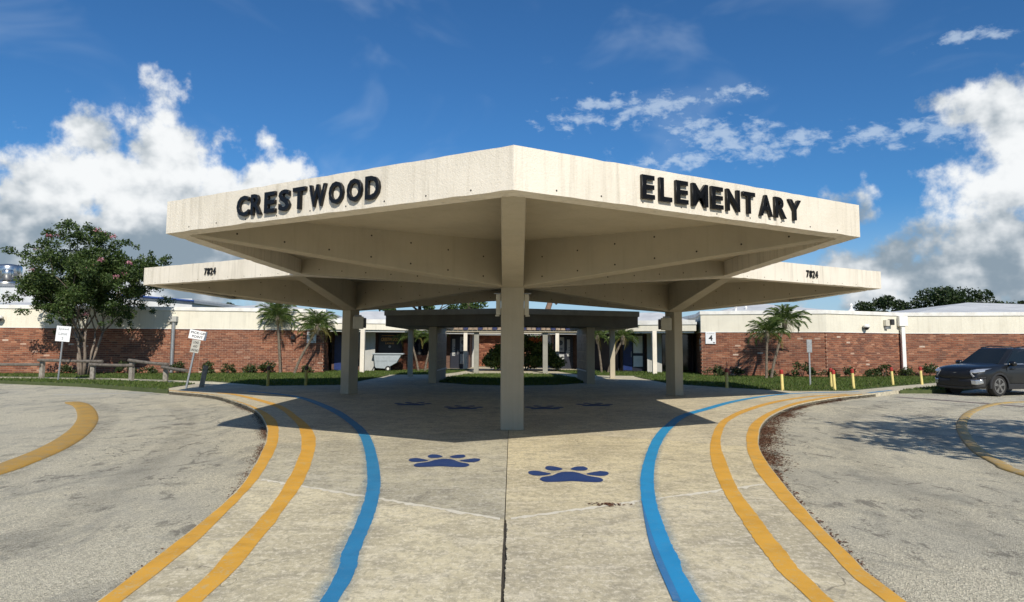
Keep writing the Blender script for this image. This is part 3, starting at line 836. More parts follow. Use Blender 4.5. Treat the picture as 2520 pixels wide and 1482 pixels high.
hx = hexpts(HR, HC)
lettering('school_sign', 'black raised letters spelling CRESTWOOD on the front canopy', [('C', 4.419, 4.15), ('R', 4.128, 3.896), ('E', 3.858, 3.625), ('S', 3.584, 3.35), ('T', 3.318, 3.062), ('W', 3.024, 2.70), ('O', 2.675, 2.405), ('O', 2.37, 2.10), ('D', 2.07, 1.82)], hx[0], hx[5], 3.345, 3.632, .045, .020)
lettering('school_sign', 'black raised letters spelling ELEMENTARY on the front canopy', [('E', 1.736, 1.956), ('L', 2.014, 2.235), ('E', 2.28, 2.505), ('M', 2.549, 2.853), ('E', 2.886, 3.12), ('N', 3.161, 3.43), ('T', 3.466, 3.721), ('A', 3.790, 4.068), ('R', 4.092, 4.349), ('Y', 4.375, 4.663)], hx[0], hx[1], 3.352, 3.642, .045, .020)
hl = hexpts(HR, CL); hr = hexpts(HR, CR)
q = [(s, 2.715 + i * .12, 2.715 + i * .12 + .105) for i, s in enumerate('7824')]
lettering('house_number', 'small black number 7824 on the left rear canopy edge', q, hl[5], hl[0], 3.405, 3.585, .03, .006)
lettering('house_number', 'small black number 7824 on the right rear canopy edge', [(s, a + .045, b + .045) for s, a, b in q], hr[0], hr[1], 3.40, 3.585, .03, .006)


# loudspeaker and lamp boxes on the columns
def column_box(loc, rz, label, dark=True):
    t = thing('column_lamp', label, 'lamp', loc, rz, 'boxes fixed to the canopy columns')
    MB().box(-.17, -.06, -.20, .17, .14, .20).build('housing', 'fixture_cream', t, bevel=.02)
    if dark: MB().box(.172, -.04, -.17, .25, .12, .16).build('lamp_face', 'fixture_dark', t, bevel=.02)
    MB().box(-.12, -.055, .20, .1, .12, .25).build('bracket', 'grey_metal', t, bevel=.01)
    return t


column_box((CL[0] + .26, CL[1] - .20, 2.30), R(10), 'cream lamp box with dark face on the left rear column')
b2 = column_box((CR[0] - .26, CR[1] - .20, 2.30), R(170), 'cream lamp box with dark face on the right rear column')


def slim_box(x, label, sg):
    t = thing('column_fixture', label, 'fixture', (x, 13.12, 2.2), 0, 'slim fixtures on the front column')
    MB().box(-.045, -.05, -.02, .045, .05, .38).build('housing', 'fixture_cream', t, bevel=.008)
    MB().box(-.06 if sg < 0 else -.02, -.04, -.05, .02 if sg < 0 else .06, .04, -.022).build('foot_plate', 'fixture_cream', t)
    MB().box(-.09, -.03, .385, .09, .03, .40).build('top_plate', 'grey_metal', t)


slim_box(HC[0] - .272, 'slim pale fixture on the left side of the front column', -1)
slim_box(HC[0] + .272, 'slim pale fixture on the right side of the front column', 1)

# ------------------------------------------------------------------ brick school buildings
BRL, BRH, CRS = .285, .077, .0975
_bm = MB().box(-BRL / 2 + .008, -.05, 0, BRL / 2 - .008, .06, BRH).mesh('brick'); _bm.materials.append(MATS['brick'])


def brick_courses(A, B, z0, z1, end0=0, end1=0, seed=0):
    """list of (x, y, z, angle, length) along A->B, outside on the right of A->B reversed to face -Y"""
    A, B = Vector(A), Vector(B); e = (B - A).normalized(); L = (B - A).length; rs = random.Random(seed); o = []
    n = int((z1 - z0) / CRS + .2)
    for k in range(n):
        z = z0 + k * CRS + (CRS - BRH) / 2; s = -(.5 * BRL if k % 2 else 0) + (.02 if k % 2 else 0)
        while s < L - .02:
            a, b = max(s, -.10 * end0 * (k % 2)), min(s + BRL, L + .10 * end1 * ((k + 1) % 2))
            if b - a > .07:
                p = A + e * ((a + b) / 2); o.append((p.x, p.y, z, math.atan2(e.y, e.x), b - a, rs.uniform(-.006, .006)))
            s += BRL
    return o


def lay_bricks(parent, lst, limit=300):
    full = [b for b in lst if abs(b[4] - BRL) < .004]; rest = [b for b in lst if abs(b[4] - BRL) >= .004]
    full.sort(key=lambda b: math.hypot(b[0], b[1]) - (2 if abs(b[0]) < .72 * b[1] else 0))
    for (x, y, z, a, L, d) in full[:limit]:
        o = link('brick', _bm, parent); o.location = (x + math.sin(a) * d, y - math.cos(a) * d, z); o.rotation_euler = (0, 0, a)
    mb = MB()
    for (x, y, z, a, L, d) in full[limit:] + rest:
        ca, sa = math.cos(a), math.sin(a); b = len(mb.v)
        for zz in (z, z + BRH):
            for (u, w) in ((-L / 2 + .008, -.05 - d), (L / 2 - .008, -.05 - d), (L / 2 - .008, .06), (-L / 2 + .008, .06)): mb.v.append((x + u * ca - w * sa, y + u * sa + w * ca, zz))
        for qd in ((0, 3, 2, 1), (4, 5, 6, 7), (0, 1, 5, 4), (1, 2, 6, 5), (2, 3, 7, 6), (3, 0, 4, 7)): mb.f.append(tuple(b + i for i in qd))
    o = mb.build('brick_courses', 'brick', parent); tag(o, kind='stuff')


def pod(name, label, foot, front, zb, zt, peak, seed, mid=None):
    """one brick wing: foot = plan (anticlockwise or not), front = wall edges shown in brick"""
    t = thing(name, label, 'building')
    MB().prism(offset_poly(foot, .036), -.1, zb - .031).build('wall', 'mortar', t, fix=True)
    MB().prism(offset_poly(foot, .07), zb, zt - .20).build('wall_band', 'band_paint', t, fix=True)
    MB().prism(offset_poly(foot, .12), zt - .20, zt).build('coping', 'coping', t, fix=True, bevel=.012)
    MB().prism(offset_poly(foot, .085), zb - .03, zb - .002).build('drip_edge', 'white_trim', t, fix=True)
    MB().prism(offset_poly(foot, -.1), zt - .12, zt - .06).build('roof_deck', 'roof_membrane', t, fix=True)
    for rp, (cx, cy, cz) in peak:
        mb = MB(); mb.v += [(p[0], p[1], zt - .055) for p in rp] + [(cx, cy, cz)]
        for i in range(len(rp)): mb.f.append((i, (i + 1) % len(rp), len(rp)))
        mb.build('roof', 'roof_membrane', t, fix=True)
    lst = []
    for k, (i, j, e0, e1) in enumerate(front): lst += brick_courses(foot[i], foot[j], 0.02, zb - .03, e0, e1, seed + k)
    lay_bricks(t, lst)
    return t


LF = [(-40, 33.3), (-26.53, 35.3), (-16.84, 36.85), (-10.62, 38.35), (-11.3, 42), (-13, 54), (-40, 54)]
RF = [(10.5, 37.55), (16.5, 35.75), (21.85, 38.15), (27.9, 36.95), (42, 34.2), (42, 54), (12, 54), (11.2, 41)]
podL = pod('school_building', 'red brick school wing on the left with cream upper band', LF, [(0, 1, 0, 0), (1, 2, 0, 0), (2, 3, 0, 1), (3, 4, 0, 0)], 2.4, 3.56, [([(-17.5, 38.0), (-11.2, 39.4), (-13.2, 53), (-22, 53)], (-15.2, 44, 4.22)), ([(-39, 34.5), (-18.5, 38.5), (-23, 53), (-39, 53)], (-28, 45, 4.3))], 10)
podR = pod('school_building', 'red brick school wing on the right, marked building 4', RF, [(0, 1, 1, 1), (1, 2, 1, 0), (2, 3, 0, 0), (3, 4, 0, 0), (7, 0, 0, 0)], 2.38, 3.52, [([(22.6, 39.0), (28, 38.0), (41.5, 35.2), (41.5, 53), (22.6, 53)], (29.6, 44, 4.5)), ([(11.6, 39.2), (16.5, 37.4), (21.3, 39.4), (20.5, 50), (12.5, 50)], (15.2, 43, 4.35))], 20)

# the wing round the court behind the canopies
def court():
    t = thing('court_building', 'low school wing round the shaded court behind the canopies', 'building')
    eave = [(-10.45, 38.75), (-6.2, 40.0), (-4.4, 45.0), (-2.4, 45.2), (-2.4, 50), (2.4, 50), (2.4, 45.2), (4.3, 45), (6.2, 40), (10.3, 38.0), (11.4, 42), (11.4, 60), (-11.4, 60), (-11.4, 42)]
    MB().prism(eave, 2.44, 2.80).build('eave', 'band_paint', t, fix=True)
    MB().prism(offset_poly(eave, .05), 2.80, 3.05).build('eave_coping', 'coping', t, fix=True)
    MB().prism(offset_poly(eave, -.12), 2.33, 2.438).build('eave_board', 'white_trim', t, fix=True)
    rp = offset_poly(eave, -.3); r2 = offset_poly(eave, -2.2); mb = MB(); n = len(rp)
    mb.v = [(p[0], p[1], 3.04) for p in rp] + [(p[0], p[1], 3.62) for p in r2]
    for i in range(n): mb.f.append((i, (i + 1) % n, n + (i + 1) % n, n + i))
    mb.f.append(tuple(range(n, 2 * n))); mb.build('roof', 'roof_membrane', t, fix=True)
    wall = [(-10.9, 41.4), (-6.8, 42.2), (-5.3, 47), (-2.9, 47.2), (-2.9, 51.0), (2.9, 51.0), (2.9, 47.2), (5.3, 47), (6.8, 42.2), (10.9, 41), (11.0, 59), (-11.0, 59)]
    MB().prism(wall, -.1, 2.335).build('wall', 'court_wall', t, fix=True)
    # left window with banner, brick sill wall below
    lst = brick_courses((-8.2, 41.87), (-6.8, 42.15), .02, .92, 0, 0, 5) + brick_courses((-6.8, 42.2), (-5.3, 47), .02, .92, 0, 0, 6)
    lst += brick_courses((-2.85, 50.96), (2.85, 50.96), .02, 2.32, 0, 0, 7)
    lay_bricks(t, lst, 300)
    def panel(nm, A, B, z0, z1, th, mat, parent=t, off=.03, bevel=0):
        A, B = Vector(A), Vector(B); e = (B - A); L = e.length; e.normalize(); nn = Vector((e.y, -e.x)); a = A + nn * off; ob = MB().box(0, -th, 0, L, 0, z1 - z0).build(nm, mat, parent, bevel=bevel)
        ob.location = (a.x, a.y, z0); ob.rotation_euler = (0, 0, math.atan2(e.y, e.x)); return ob
    W0, W1 = Vector((-8.2, 41.87)), Vector((-6.8, 42.2))
    w = panel('window', (-8.2, 41.93), (-6.8, 42.2), .95, 2.32, .03, 'dark_frame', off=.005)
    panel('window', (-6.75, 42.3), (-5.35, 46.9), .95, 2.32, .03, 'dark_glass', off=.02)
    panel('door', (-10.75, 41.43), (-9.7, 41.63), 0, 2.15, .05, 'navy_door', off=.01)
    panel('window', (-9.6, 41.65), (-8.95, 41.78), .3, 2.3, .03, 'dark_glass', off=.01)
    panel('fin_wall', (-8.98, 41.0), (-8.22, 41.1), 0, 2.33, .16, 'grey_render', off=0)
    # inner left doors with posters
    for sx in (-1, 1):
        f = panel('door', (sx * 4.2 if sx < 0 else 2.95, 47.05), (-2.95 if sx < 0 else 4.2, 47.05), 0, 2.25, .05, 'dark_frame', off=.16)
        x0 = (-3.55 if sx < 0 else 3.1)
        for z0, z1 in ((1.15, 2.15), (.3, .98)):
            p = MB().box(0, -.012, 0, .5, 0, z1 - z0).build('poster', 'poster', f); p.location = (.65 if sx < 0 else .15, -.052, z0)
            k = MB()
            if z1 > 2:
                k.lathe([(.0, -.002), (.17, -.002), (.17, 0), (.0, 0)], 20, 'Y', (.25, -.0145, .62)); k.box(.1, -.016, .12, .4, -.0125, .17); k.box(.1, -.016, .22, .4, -.0125, .27)
            else:
                for a in range(2):
                    for b in range(4): k.lathe([(.0, -.002), (.04, -.002), (.04, 0), (0, 0)], 8, 'Y', (.14 + a * .22, -.0145, .1 + b * .16))
            k.build('poster_print', 'poster_dark', f); f.children[-1].location = p.location
        n = MB().box(0, -.012, 0, .20, 0, 1.15).build('door_sign', 'poster', f); n.location = (.12 if sx < 0 else .85, -.052, .85)
        n2 = MB(); [n2.box(.06, -.016, .1 + i * .125, .14, -.0125, .18 + i * .125) for i in range(8)]; n2.build('door_sign_print', 'poster_dark', f); f.children[-1].location = n.location
        h = MB().box(0, -.05, 0, .03, 0, .3).build('door_handle', 'galvanised', f); h.location = (.5 if sx < 0 else .78, -.052, .95)
    # right glazed doors: white film panels in navy frames
    f = panel('door', (5.5, 46.2), (6.72, 42.4), 0, 2.3, .06, 'dark_frame', off=.06)
    f = panel('door', (6.86, 42.16), (8.13, 41.80), 0, 2.3, .06, 'dark_frame', off=.05)
    for s0, s1, z0, z1 in ((.66, 1.22, .32, .98), (.66, 1.22, 1.15, 2.2)): MB().box(s0, -.075, z0, s1, -.062, z1).build('door_panel', 'sign_white', f)
    MB().box(.05, -.07, .1, .58, -.062, 2.2).build('door_panel', 'navy_door', f)
    MB().box(.52, -.11, .9, .55, -.072, 1.25).build('door_handle', 'galvanised', f)
    panel('fin_wall', (8.15, 41.1), (9.0, 41.0), 0, 2.33, .16, 'grey_render', off=0)
    panel('window', (9.1, 41.25), (10.8, 41.0), .1, 2.3, .03, 'dark_glass', off=.05)
    panel('fin_wall', (-2.86, 49.4), (-2.5, 49.4), 0, 2.33, .25, 'grey_render', off=0)
    panel('fin_wall', (2.5, 49.4), (2.86, 49.4), 0, 2.33, .25, 'grey_render', off=0)
    for (x, y) in ((-8.5, 38.9), (8.05, 38.5), (-3.05, 45.0), (3.0, 45.0)):
        MB().box(x - .12, y - .12, 0, x + .12, y + .12, 2.44).build('post', 'canopy_paint', t, bevel=.01)
    # banner
    b = thing('banner', 'dark banner with gold CRESTWOOD LIONS lettering over the court window', 'banner', (-7.5, 41.94, 0), math.atan2(.27, 1.4))
    MB().box(-.66, -.02, 1.0, .66, 0, 2.28).build('cloth', 'banner_black', b)
    MB().box(-.5, -.024, 2.13, .5, -.021, 2.155).build('gold_rule', 'banner_gold', b)
    for s, wd, hh, z, mt in (('CRESTWOOD', 1.05, .21, 1.80, 'banner_gold'), ('LIONS', .52, .10, 1.62, 'banner_gold')):
        me = fit_text(s, wd, hh, .006, .02); me.materials.append(MATS[mt]); o2 = link('lettering', me, b); o2.location = (0, -.022, z)
    mb = MB().lathe([(.055, -.026), (.075, -.026), (.075, -.021), (.055, -.021)], 24, 'Y', (0, 0, 1.47)); mb.build('ring_emblem', 'banner_pale', b)
    return t


court()


# low flat walkway canopy with display walls
def low_canopy():
    t = thing('walkway_canopy', 'low flat dark-shaded walkway canopy on slim posts in the court', 'canopy')
    P = [(0, 26.2), (5.26, 28.35), (5.26, 34.5), (3.05, 35.6), (3.05, 30.6), (0, 29.2), (-3.05, 30.6), (-3.05, 35.6), (-5.26, 34.5), (-5.26, 28.35)]
    MB().prism(P, 2.36, 2.80).build('roof_slab', 'shaded_fascia', t, fix=True)
    MB().prism(offset_poly(P, .06), 2.80, 3.02).build('edge_band', 'shaded_edge', t, fix=True)
    for (x, y) in ((-5.08, 34.3), (4.95, 33.6)):
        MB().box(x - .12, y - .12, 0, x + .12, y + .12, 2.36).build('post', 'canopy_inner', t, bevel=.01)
    for sx in (-1, 1):
        w = thing('display_wall', 'free-standing wall with tile mural, %s of the court lawn' % ('left' if sx < 0 else 'right'), 'wall', (sx * 3.25, 30.4, 0), R(2 * sx), 'tile mural walls in the court')
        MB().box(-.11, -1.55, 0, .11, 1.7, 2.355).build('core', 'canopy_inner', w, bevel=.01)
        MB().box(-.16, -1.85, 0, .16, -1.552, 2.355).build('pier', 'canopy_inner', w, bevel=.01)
        for sd in (-1, 1):
            for i in range(4):
                for j in range(4):
                    MB().box(min(sd * .112, sd * .128), -1.5 + i * .79, .55 + j * .39, max(sd * .112, sd * .128), -1.5 + i * .79 + .77, .55 + j * .39 + .37).build('tile', 'mural_tile', w)
            MB().box(min(sd * .112, sd * .15), -1.53, .49, max(sd * .112, sd * .15), 1.68, .535).build('ledge', 'white_trim', w)
    return t


low_canopy()


def tiled_canopy():
    t = thing('tiled_canopy', 'small low roof edged with tan and navy tiles at the court centre', 'canopy')
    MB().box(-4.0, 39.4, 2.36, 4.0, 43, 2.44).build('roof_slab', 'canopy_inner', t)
    k = 0
    for row in range(2):
        n = 28
        for i in range(n):
            x = -3.95 + i * 7.9 / n; mb = MB(); pr = []
            for y, z in ((39.3 + row * .45, 2.47 + row * .13), (39.85 + row * .45, 2.62 + row * .13)):
                pr.append([(x + .14 + math.cos(math.pi * q / 6) * .135, y, z + math.sin(math.pi * q / 6) * .09) for q in range(7)])
            mb.grid(pr); mb.poly(pr[0]); mb.build('tile', 'tile_navy' if (i + row) % 3 == 1 else 'tile_tan', t)
    MB().box(-4, 40.3, 2.445, 4, 43, 2.66).build('roof_deck', 'canopy_inner', t)
    for x in (-2.05, 1.95):
        MB().box(x - .14, 39.6, 0, x + .14, 39.88, 2.36).build('post', 'shaded_edge', t)


tiled_canopy()


# roof vents, finials, pipes, lamps on the wings
def lathe_thing(name, label, cat, loc, prof, mat, n=16, group=None):
    o = MB().lathe(prof, n).build(name, mat, smooth=False); o.location = loc; tag(o, label, cat, group); return o


for i, (x, y, s) in enumerate(((13.2, 40, 1.0), (13.9, 40.3, 1.0), (19.3, 38.6, 1.15))):
    lb = ['small white roof vent, left of the pair above building 4', 'small white roof vent, right of the pair above building 4', 'lone white roof vent left of the far dark trees'][i]
    lathe_thing('roof_vent', lb, 'vent', (x, y, 3.5), [(.22 * s, 0), (.20 * s, .1), (.06 * s, .22 * s), (.05 * s, .36 * s), (.10 * s, .38 * s), (.02, .50 * s)], 'white_trim', 10, 'white roof vents')
t = thing('exhaust_fan', 'large stainless kitchen exhaust fan on the far left roof', 'fan', (-37.2, 50, 5.8))
MB().lathe([(1.25, 0), (1.15, .25), (.85, .3), (.85, .32)], 24).build('skirt', 'stainless', t, smooth=True)
MB().lathe([(.8, .3), (.8, 1.35), (.72, 1.5), (.1, 1.6)], 24).build('drum', 'stainless', t, smooth=True)
MB().lathe([(.35, .3), (.35, 1.0), (.3, 1.08)], 16, c=(.45, -.75, 0)).build('motor_can', 'stainless', t, smooth=True)
MB().box(-1.3, -1.3, -.5, 1.3, 1.3, 0).build('curb', 'grey_metal', t)
t = thing('hall_building', 'tall pale hall behind the left wing with blue roof trim', 'building', (0, 0, 0))
MB().box(-52, 60, 0, -28.3, 74, 5.55).build('wall', 'white_wall', t)
mb = MB(); mb.v = [(-52.2, 59.8, 6.6), (-36, 59.8, 6.1), (-28.1, 59.8, 5.4), (-28.1, 74, 5.4), (-36, 74, 6.1), (-52.2, 74, 6.6), (-52.2, 59.8, 6.25), (-36, 59.8, 5.75), (-28.1, 59.8, 5.15), (-28.1, 74, 5.15), (-36, 74, 5.75), (-52.2, 74, 6.25)]
mb.f = [(0, 1, 4, 5), (1, 2, 3, 4), (6, 7, 1, 0), (7, 8, 2, 1), (8, 9, 3, 2), (9, 10, 4, 3), (10, 11, 5, 4), (11, 6, 0, 5), (6, 11, 10, 7), (7, 10, 9, 8)]
mb.build('roof', 'roof_membrane', t, fix=True)
mb = MB(); mb.tube([(-36, 59.7, 5.95), (-28.0, 59.7, 5.32)], .10, 4); mb.build('roof_trim', 'blue_metal', t)
t = thing('roof_unit', 'grey roof housing behind the left parapet', 'roof housing', (-36, 48, 3.5)); MB().box(-5, -2, 0, 4, 3, 1.9).build('casing', 'roof_membrane', t); MB().box(-5.1, -2.1, 1.9, 4.1, 3.1, 2.02).build('lid', 'grey_metal', t)
# downspouts
t = thing('downspout', 'white square downspout with collector box in the brick corner', 'downspout', (21.72, 37.86, 0))
MB().box(-.24, -.20, 2.75, .24, .12, 3.30).build('collector_box', 'white_trim', t, bevel=.02)
MB().box(-.10, -.13, .12, .10, .03, 2.75).build('pipe', 'white_trim', t, bevel=.01)
MB().box(-.13, -.22, 0.02, .13, 0, .12).build('shoe', 'white_trim', t, bevel=.01)
t = thing('downspout', 'grey galvanised downspout behind the flowering tree', 'downspout', (-18.15, 36.5, 0))
MB().lathe([(.10, .05), (.10, 2.75)], 12).build('pipe', 'galvanised', t)
MB().box(-.2, -.16, 2.75, .2, .1, 3.05).build('collector_box', 'grey_render', t, bevel=.02)


def dome(loc, label):
    t = thing('dome_camera', label, 'camera', loc, 0, 'dome cameras on the wall bands')
    MB().box(-.06, -.2, .05, .06, .0, .16).build('arm', 'white_trim', t, bevel=.01)
    MB().lathe([(.16, .02), (.17, .10), (.10, .19), (.02, .20)], 14, c=(0, -.22, 0)).build('cap', 'white_trim', t, smooth=True)
    MB().lathe([(.03, -.12), (.10, -.08), (.14, 0.0), (.15, .018)], 14, c=(0, -.22, 0)).build('lens_bubble', 'fixture_dark', t, smooth=True)


dome((-26.4, 35.22, 2.80), 'white dome camera on the cream band at far left')
dome((19.1, 36.85, 2.62), 'white dome camera on the cream band left of the floodlight')
t = thing('floodlight', 'pale floodlight with visor on the cream band beside the downspout', 'floodlight', (20.6, 37.5, 2.9), R(24))
MB().box(-.16, -.18, -.16, .14, 0, .18).build('housing', 'fixture_cream', t, bevel=.02); MB().box(.16, -.28, -.10, .40, -.02, .22).build('visor', 'fixture_dark', t, bevel=.03); MB().box(-.1, -.12, -.32, .1, 0, -.17).build('junction_box', 'grey_metal', t, bevel=.01)
t = thing('wall_lamp', 'small dark wall lamp on the left brick beside the palms', 'lamp', (-12.15, 37.86, 2.0), R(13)); MB().box(-.13, -.14, -.16, .13, -.045, .16).build('housing', 'bollard_brown', t, bevel=.02); MB().box(-.1, -.15, -.12, .1, -.142, .05).build('lens', 'fixture_dark', t)


def bld_sign(label, loc, rz, num, w, h):
    t = thing('building_sign', label, 'sign', loc, rz, 'building number signs'); MB().box(-w / 2, -.02, 0, w / 2, 0, h).build('plate', 'sign_white', t, bevel=.006)
    for s, ww, hh, z, off in (('BUILDING', w * .72, h * .075, h * .83, 0), (num, None, h * .46, h * .26, .03)):
        me = fit_text(s, ww, hh, .004, off); me.materials.append(MATS['sign_text' if len(s) == 1 else 'faded_text']); o = link('lettering', me, t); o.location = (0, -.021, z)
    MB().box(w * .22, -.024, h * .06, w * .42, -.021, h * .13).build('small_mark', 'sign_text', t)


bld_sign('white sign reading BUILDING 4 at the right brick corner', (10.9, 37.33, 1.72), math.atan2(-1.8, 6), '4', .54, .66)
bld_sign('white sign reading BUILDING 5 half hidden by a palm', (-11.2, 38.12, 1.66), math.atan2(1.5, 6.2), '5', .50, .62)
t = thing('notice_plates', 'two small grey plates on the brick reveal beside building 4', 'plates', (10.62, 38.15, 0), R(103))
MB().box(-.12, .03, 1.7, .12, .06, 2.0).build('plate', 'sign_grey', t); MB().box(-.1, .03, 1.35, .1, .06, 1.6).build('plate', 'sign_grey', t)


# ------------------------------------------------------------------ posts, signs, fence, bollards
def sign_post(name, label, loc, tilt, h):
    t = thing(name, label, 'sign', loc); t.rotation_euler = tilt
    MB().box(-.03, -.02, -.1, .03, .02, h).build('post', 'galvanised', t); return t


def plate(t, w, h, z, mat, lines, tilt=0.0, tm='sign_text', x=0.0):
    p = MB().box(-w / 2, -.035, 0, w / 2, -.025, h).build('sign_plate', mat, t, bevel=.004); p.location = (x, 0, z); p.rotation_euler = (0, tilt, 0)
    n = len(lines); lh = h / (n + .35)
    for i, (s, fw) in enumerate(lines):
        me = fit_text(s, w * fw, lh * .62, .003, .015); me.materials.append(MATS[tm]); o = link('lettering', me, p); o.location = (0, -.0355, h - (i + 1) * lh + lh * .02)


t = sign_post('road_sign', 'white speed limit 5 sign on a leaning metal post', (-19.42, 29.35, 0), (0, R(3.0), 0), 1.7)
plate(t, .62, .66, 1.66, 'sign_white', [('Speed', .72), ('Limit', .62), ('5', .13)], R(1), 'faded_text')
t = sign_post('road_sign', 'leaning pick-up point sign with a smaller load plate below it', (-11.6, 24.45, 0), (R(-2), R(9.5), 0), 1.75)
plate(t, .64, .32, 1.77, 'sign_white', [('PICK-UP', .82), ('POINT', .62)], R(0))
plate(t, .31, .46, 1.29, 'sign_grey', [('LOAD', .62), ('AND', .5), ('UNLOAD', .85)], R(0))
t = sign_post('road_sign', 'grey back of a sign on a post in the right lawn', (12.25, 28.1, 0), (0, 0, 0), 1.86)
MB().box(-.105, -.04, 1.36, .105, -.022, 1.88).build('sign_plate', 'galvanised', t, bevel=.004)


def bollard(loc, label, tilt, top, body, h=.74, r=.055):
    t = thing('bollard', label, 'bollard', loc); t.rotation_euler = (0, R(tilt), 0)
    t['group'] = 'bollards along the lawn edge'
    MB().lathe([(r, -.1), (r, h - .13)], 12).build('post', body, t, smooth=False)
    MB().lathe([(r + .012, h - .14), (r + .014, h - .02), (r, h), (r * .4, h + .02)], 12).build('cap', top, t)


BOL = [((8.25, 26.25, 0), 'yellow bollard with red cap standing in the canopy shade', 0), ((9.9, 25.05, 0), 'yellow bollard with red cap nearest the right canopy', -2), ((11.88, 25.2, 0), 'yellow bollard with red cap, front one of the overlapping pair', -3),
       ((12.7, 27.2, 0), 'yellow bollard half hidden behind another near the sign post', -1), ((13.1, 26.25, 0), 'yellow bollard with red cap just right of the overlapping pair', -3), ((15.95, 28.65, 0), 'yellow bollard with red cap left of the white downspout foot', -4), ((17.7, 29.55, 0), 'yellow bollard with red cap beside the parked car', -4)]
for loc, lb, tl in BOL: bollard(loc, lb, tl, 'bollard_red', 'bollard_yellow')
bollard((-9.25, 26.0, 0), 'dull yellow bollard with brown cap, left one below the palms', 2, 'bollard_brown', 'bollard_old')
bollard((-7.97, 26.55, 0), 'dull yellow bollard with brown cap, right one beside the left column', 1, 'bollard_brown', 'bollard_old')


def fence():
    t = thing('timber_fence', 'low weathered timber post and rail fence along the left verge', 'fence')
    posts = [((-23.9, 31.4), .62), ((-21.2, 30.9), .78), ((-18.05, 29.5), .70), ((-16.15, 29.1), .86), ((-14.42, 28.55), .78), ((-11.35, 25.1), .80)]
    for (x, y), h in posts:
        p = MB().box(-.085, -.085, -.1, .085, .085, h).build('post', 'timber_end', t, bevel=.02); p.location = (x, y, 0); p.rotation_euler = (0, 0, random.uniform(-.3, .3))
    p.rotation_euler = (R(-4), R(9), .4)
    rails = [((-26.5, 31.8, .60), (-21.2, 30.75, .62)), ((-21.3, 30.75, .82), (-17.9, 29.9, .80)), ((-18.15, 29.4, .68), (-16.05, 29.0, .66)), ((-16.25, 29.0, .88), (-14.3, 28.45, .72)), ((-14.5, 28.4, .62), (-12.9, 27.2, .52))]
    for a, b in rails:
        MB().tube([a, Vector(a).lerp(Vector(b), .5) + Vector((0, 0, -.012)), b], [.066, .062, .066], 8).build('rail', 'timber', t)


fence()


def cart():
    t = thing('tilt_cart', 'grey plastic tilt cart parked under the court window', 'cart', (-7.35, 40.9, 0), R(4))
    prof = [(-.78, .30), (-.72, .20), (-.12, .16), (.50, .52), (.78, 1.0), (-.86, 1.0)]
    mb = MB(); b = len(prof)
    mb.v = [(x, -.38, z) for x, z in prof] + [(x, .38, z) for x, z in prof]; mb.f = [tuple(range(b)), tuple(range(2 * b - 1, b - 1, -1))] + [(i, (i + 1) % b, b + (i + 1) % b, b + i) for i in range(b)]
    mb.build('bin', 'cart_grey', t, bevel=.03, fix=True)
    MB().box(-.95, -.44, 1.0, .90, .44, 1.08).build('rim', 'cart_grey', t, bevel=.02)
    for x0, x1 in ((-.70, -.08), (.06, .52)): MB().box(x0, -.40, .62, x1, -.381, .90).build('side_panel', 'cart_grey', t, bevel=.01)
    for y in (-.42, .34):
        w = MB().lathe([(.17, 0), (.17, .08)], 16, 'Y', (0, y, .17)).build('wheel', 'rubber', t); MB().lathe([(.08, -.01), (.08, .09)], 12, 'Y', (0, y, .17)).build('hub', 'lens_white', w)
    MB().tube([(-.8, -.3, .35), (-.92, -.3, .08)], .03, 6).build('caster', 'rubber', t)


cart()


# ------------------------------------------------------------------ plants
def leaf_mesh(name, blobs, n, size, mat, seed, shell=.55, aspect=.55, droop=0.0):
    rs = np.random.default_rng(seed)
    w = np.array([b[3] * b[4] * b[5] for b in blobs]) ** (2 / 3); w /= w.sum(); pick = rs.choice(len(blobs), n, p=w); B = np.array([b[:6] for b in blobs])[pick]
    d = rs.normal(size=(n, 3)); d /= np.linalg.norm(d, axis=1)[:, None]; rad = shell + (1 - shell) * rs.random(n) ** .6; rad = np.where(rs.random(n) < .25, rs.random(n) ** (1 / 3), rad)
    rad *= 1 + rs.normal(size=n) * .10
    P = B[:, :3] + d * rad[:, None] * B[:, 3:6]
    a = rs.normal(size=(n, 3)) + d * .5; a[:, 2] -= droop; a /= np.linalg.norm(a, axis=1)[:, None]; c = rs.normal(size=(n, 3)); b = np.cross(a, c); b /= np.linalg.norm(b, axis=1)[:, None]
    s = size * (.6 + .8 * rs.random(n))[:, None]
    V = np.stack([P - a * s * .5, P + b * s * aspect * .5, P + a * s * .5, P - b * s * aspect * .5], 1).reshape(-1, 3)
    me = bpy.data.meshes.new(name); me.vertices.add(4 * n); me.vertices.foreach_set('co', V.ravel()); me.loops.add(4 * n); me.loops.foreach_set('vertex_index', np.arange(4 * n, dtype=np.int32))
    me.polygons.add(n); me.polygons.foreach_set('loop_start', np.arange(0, 4 * n, 4, dtype=np.int32)); me.polygons.foreach_set('loop_total', np.full(n, 4, dtype=np.int32)); me.update(calc_edges=True); me.validate(); me.materials.append(MATS[mat])
    return me


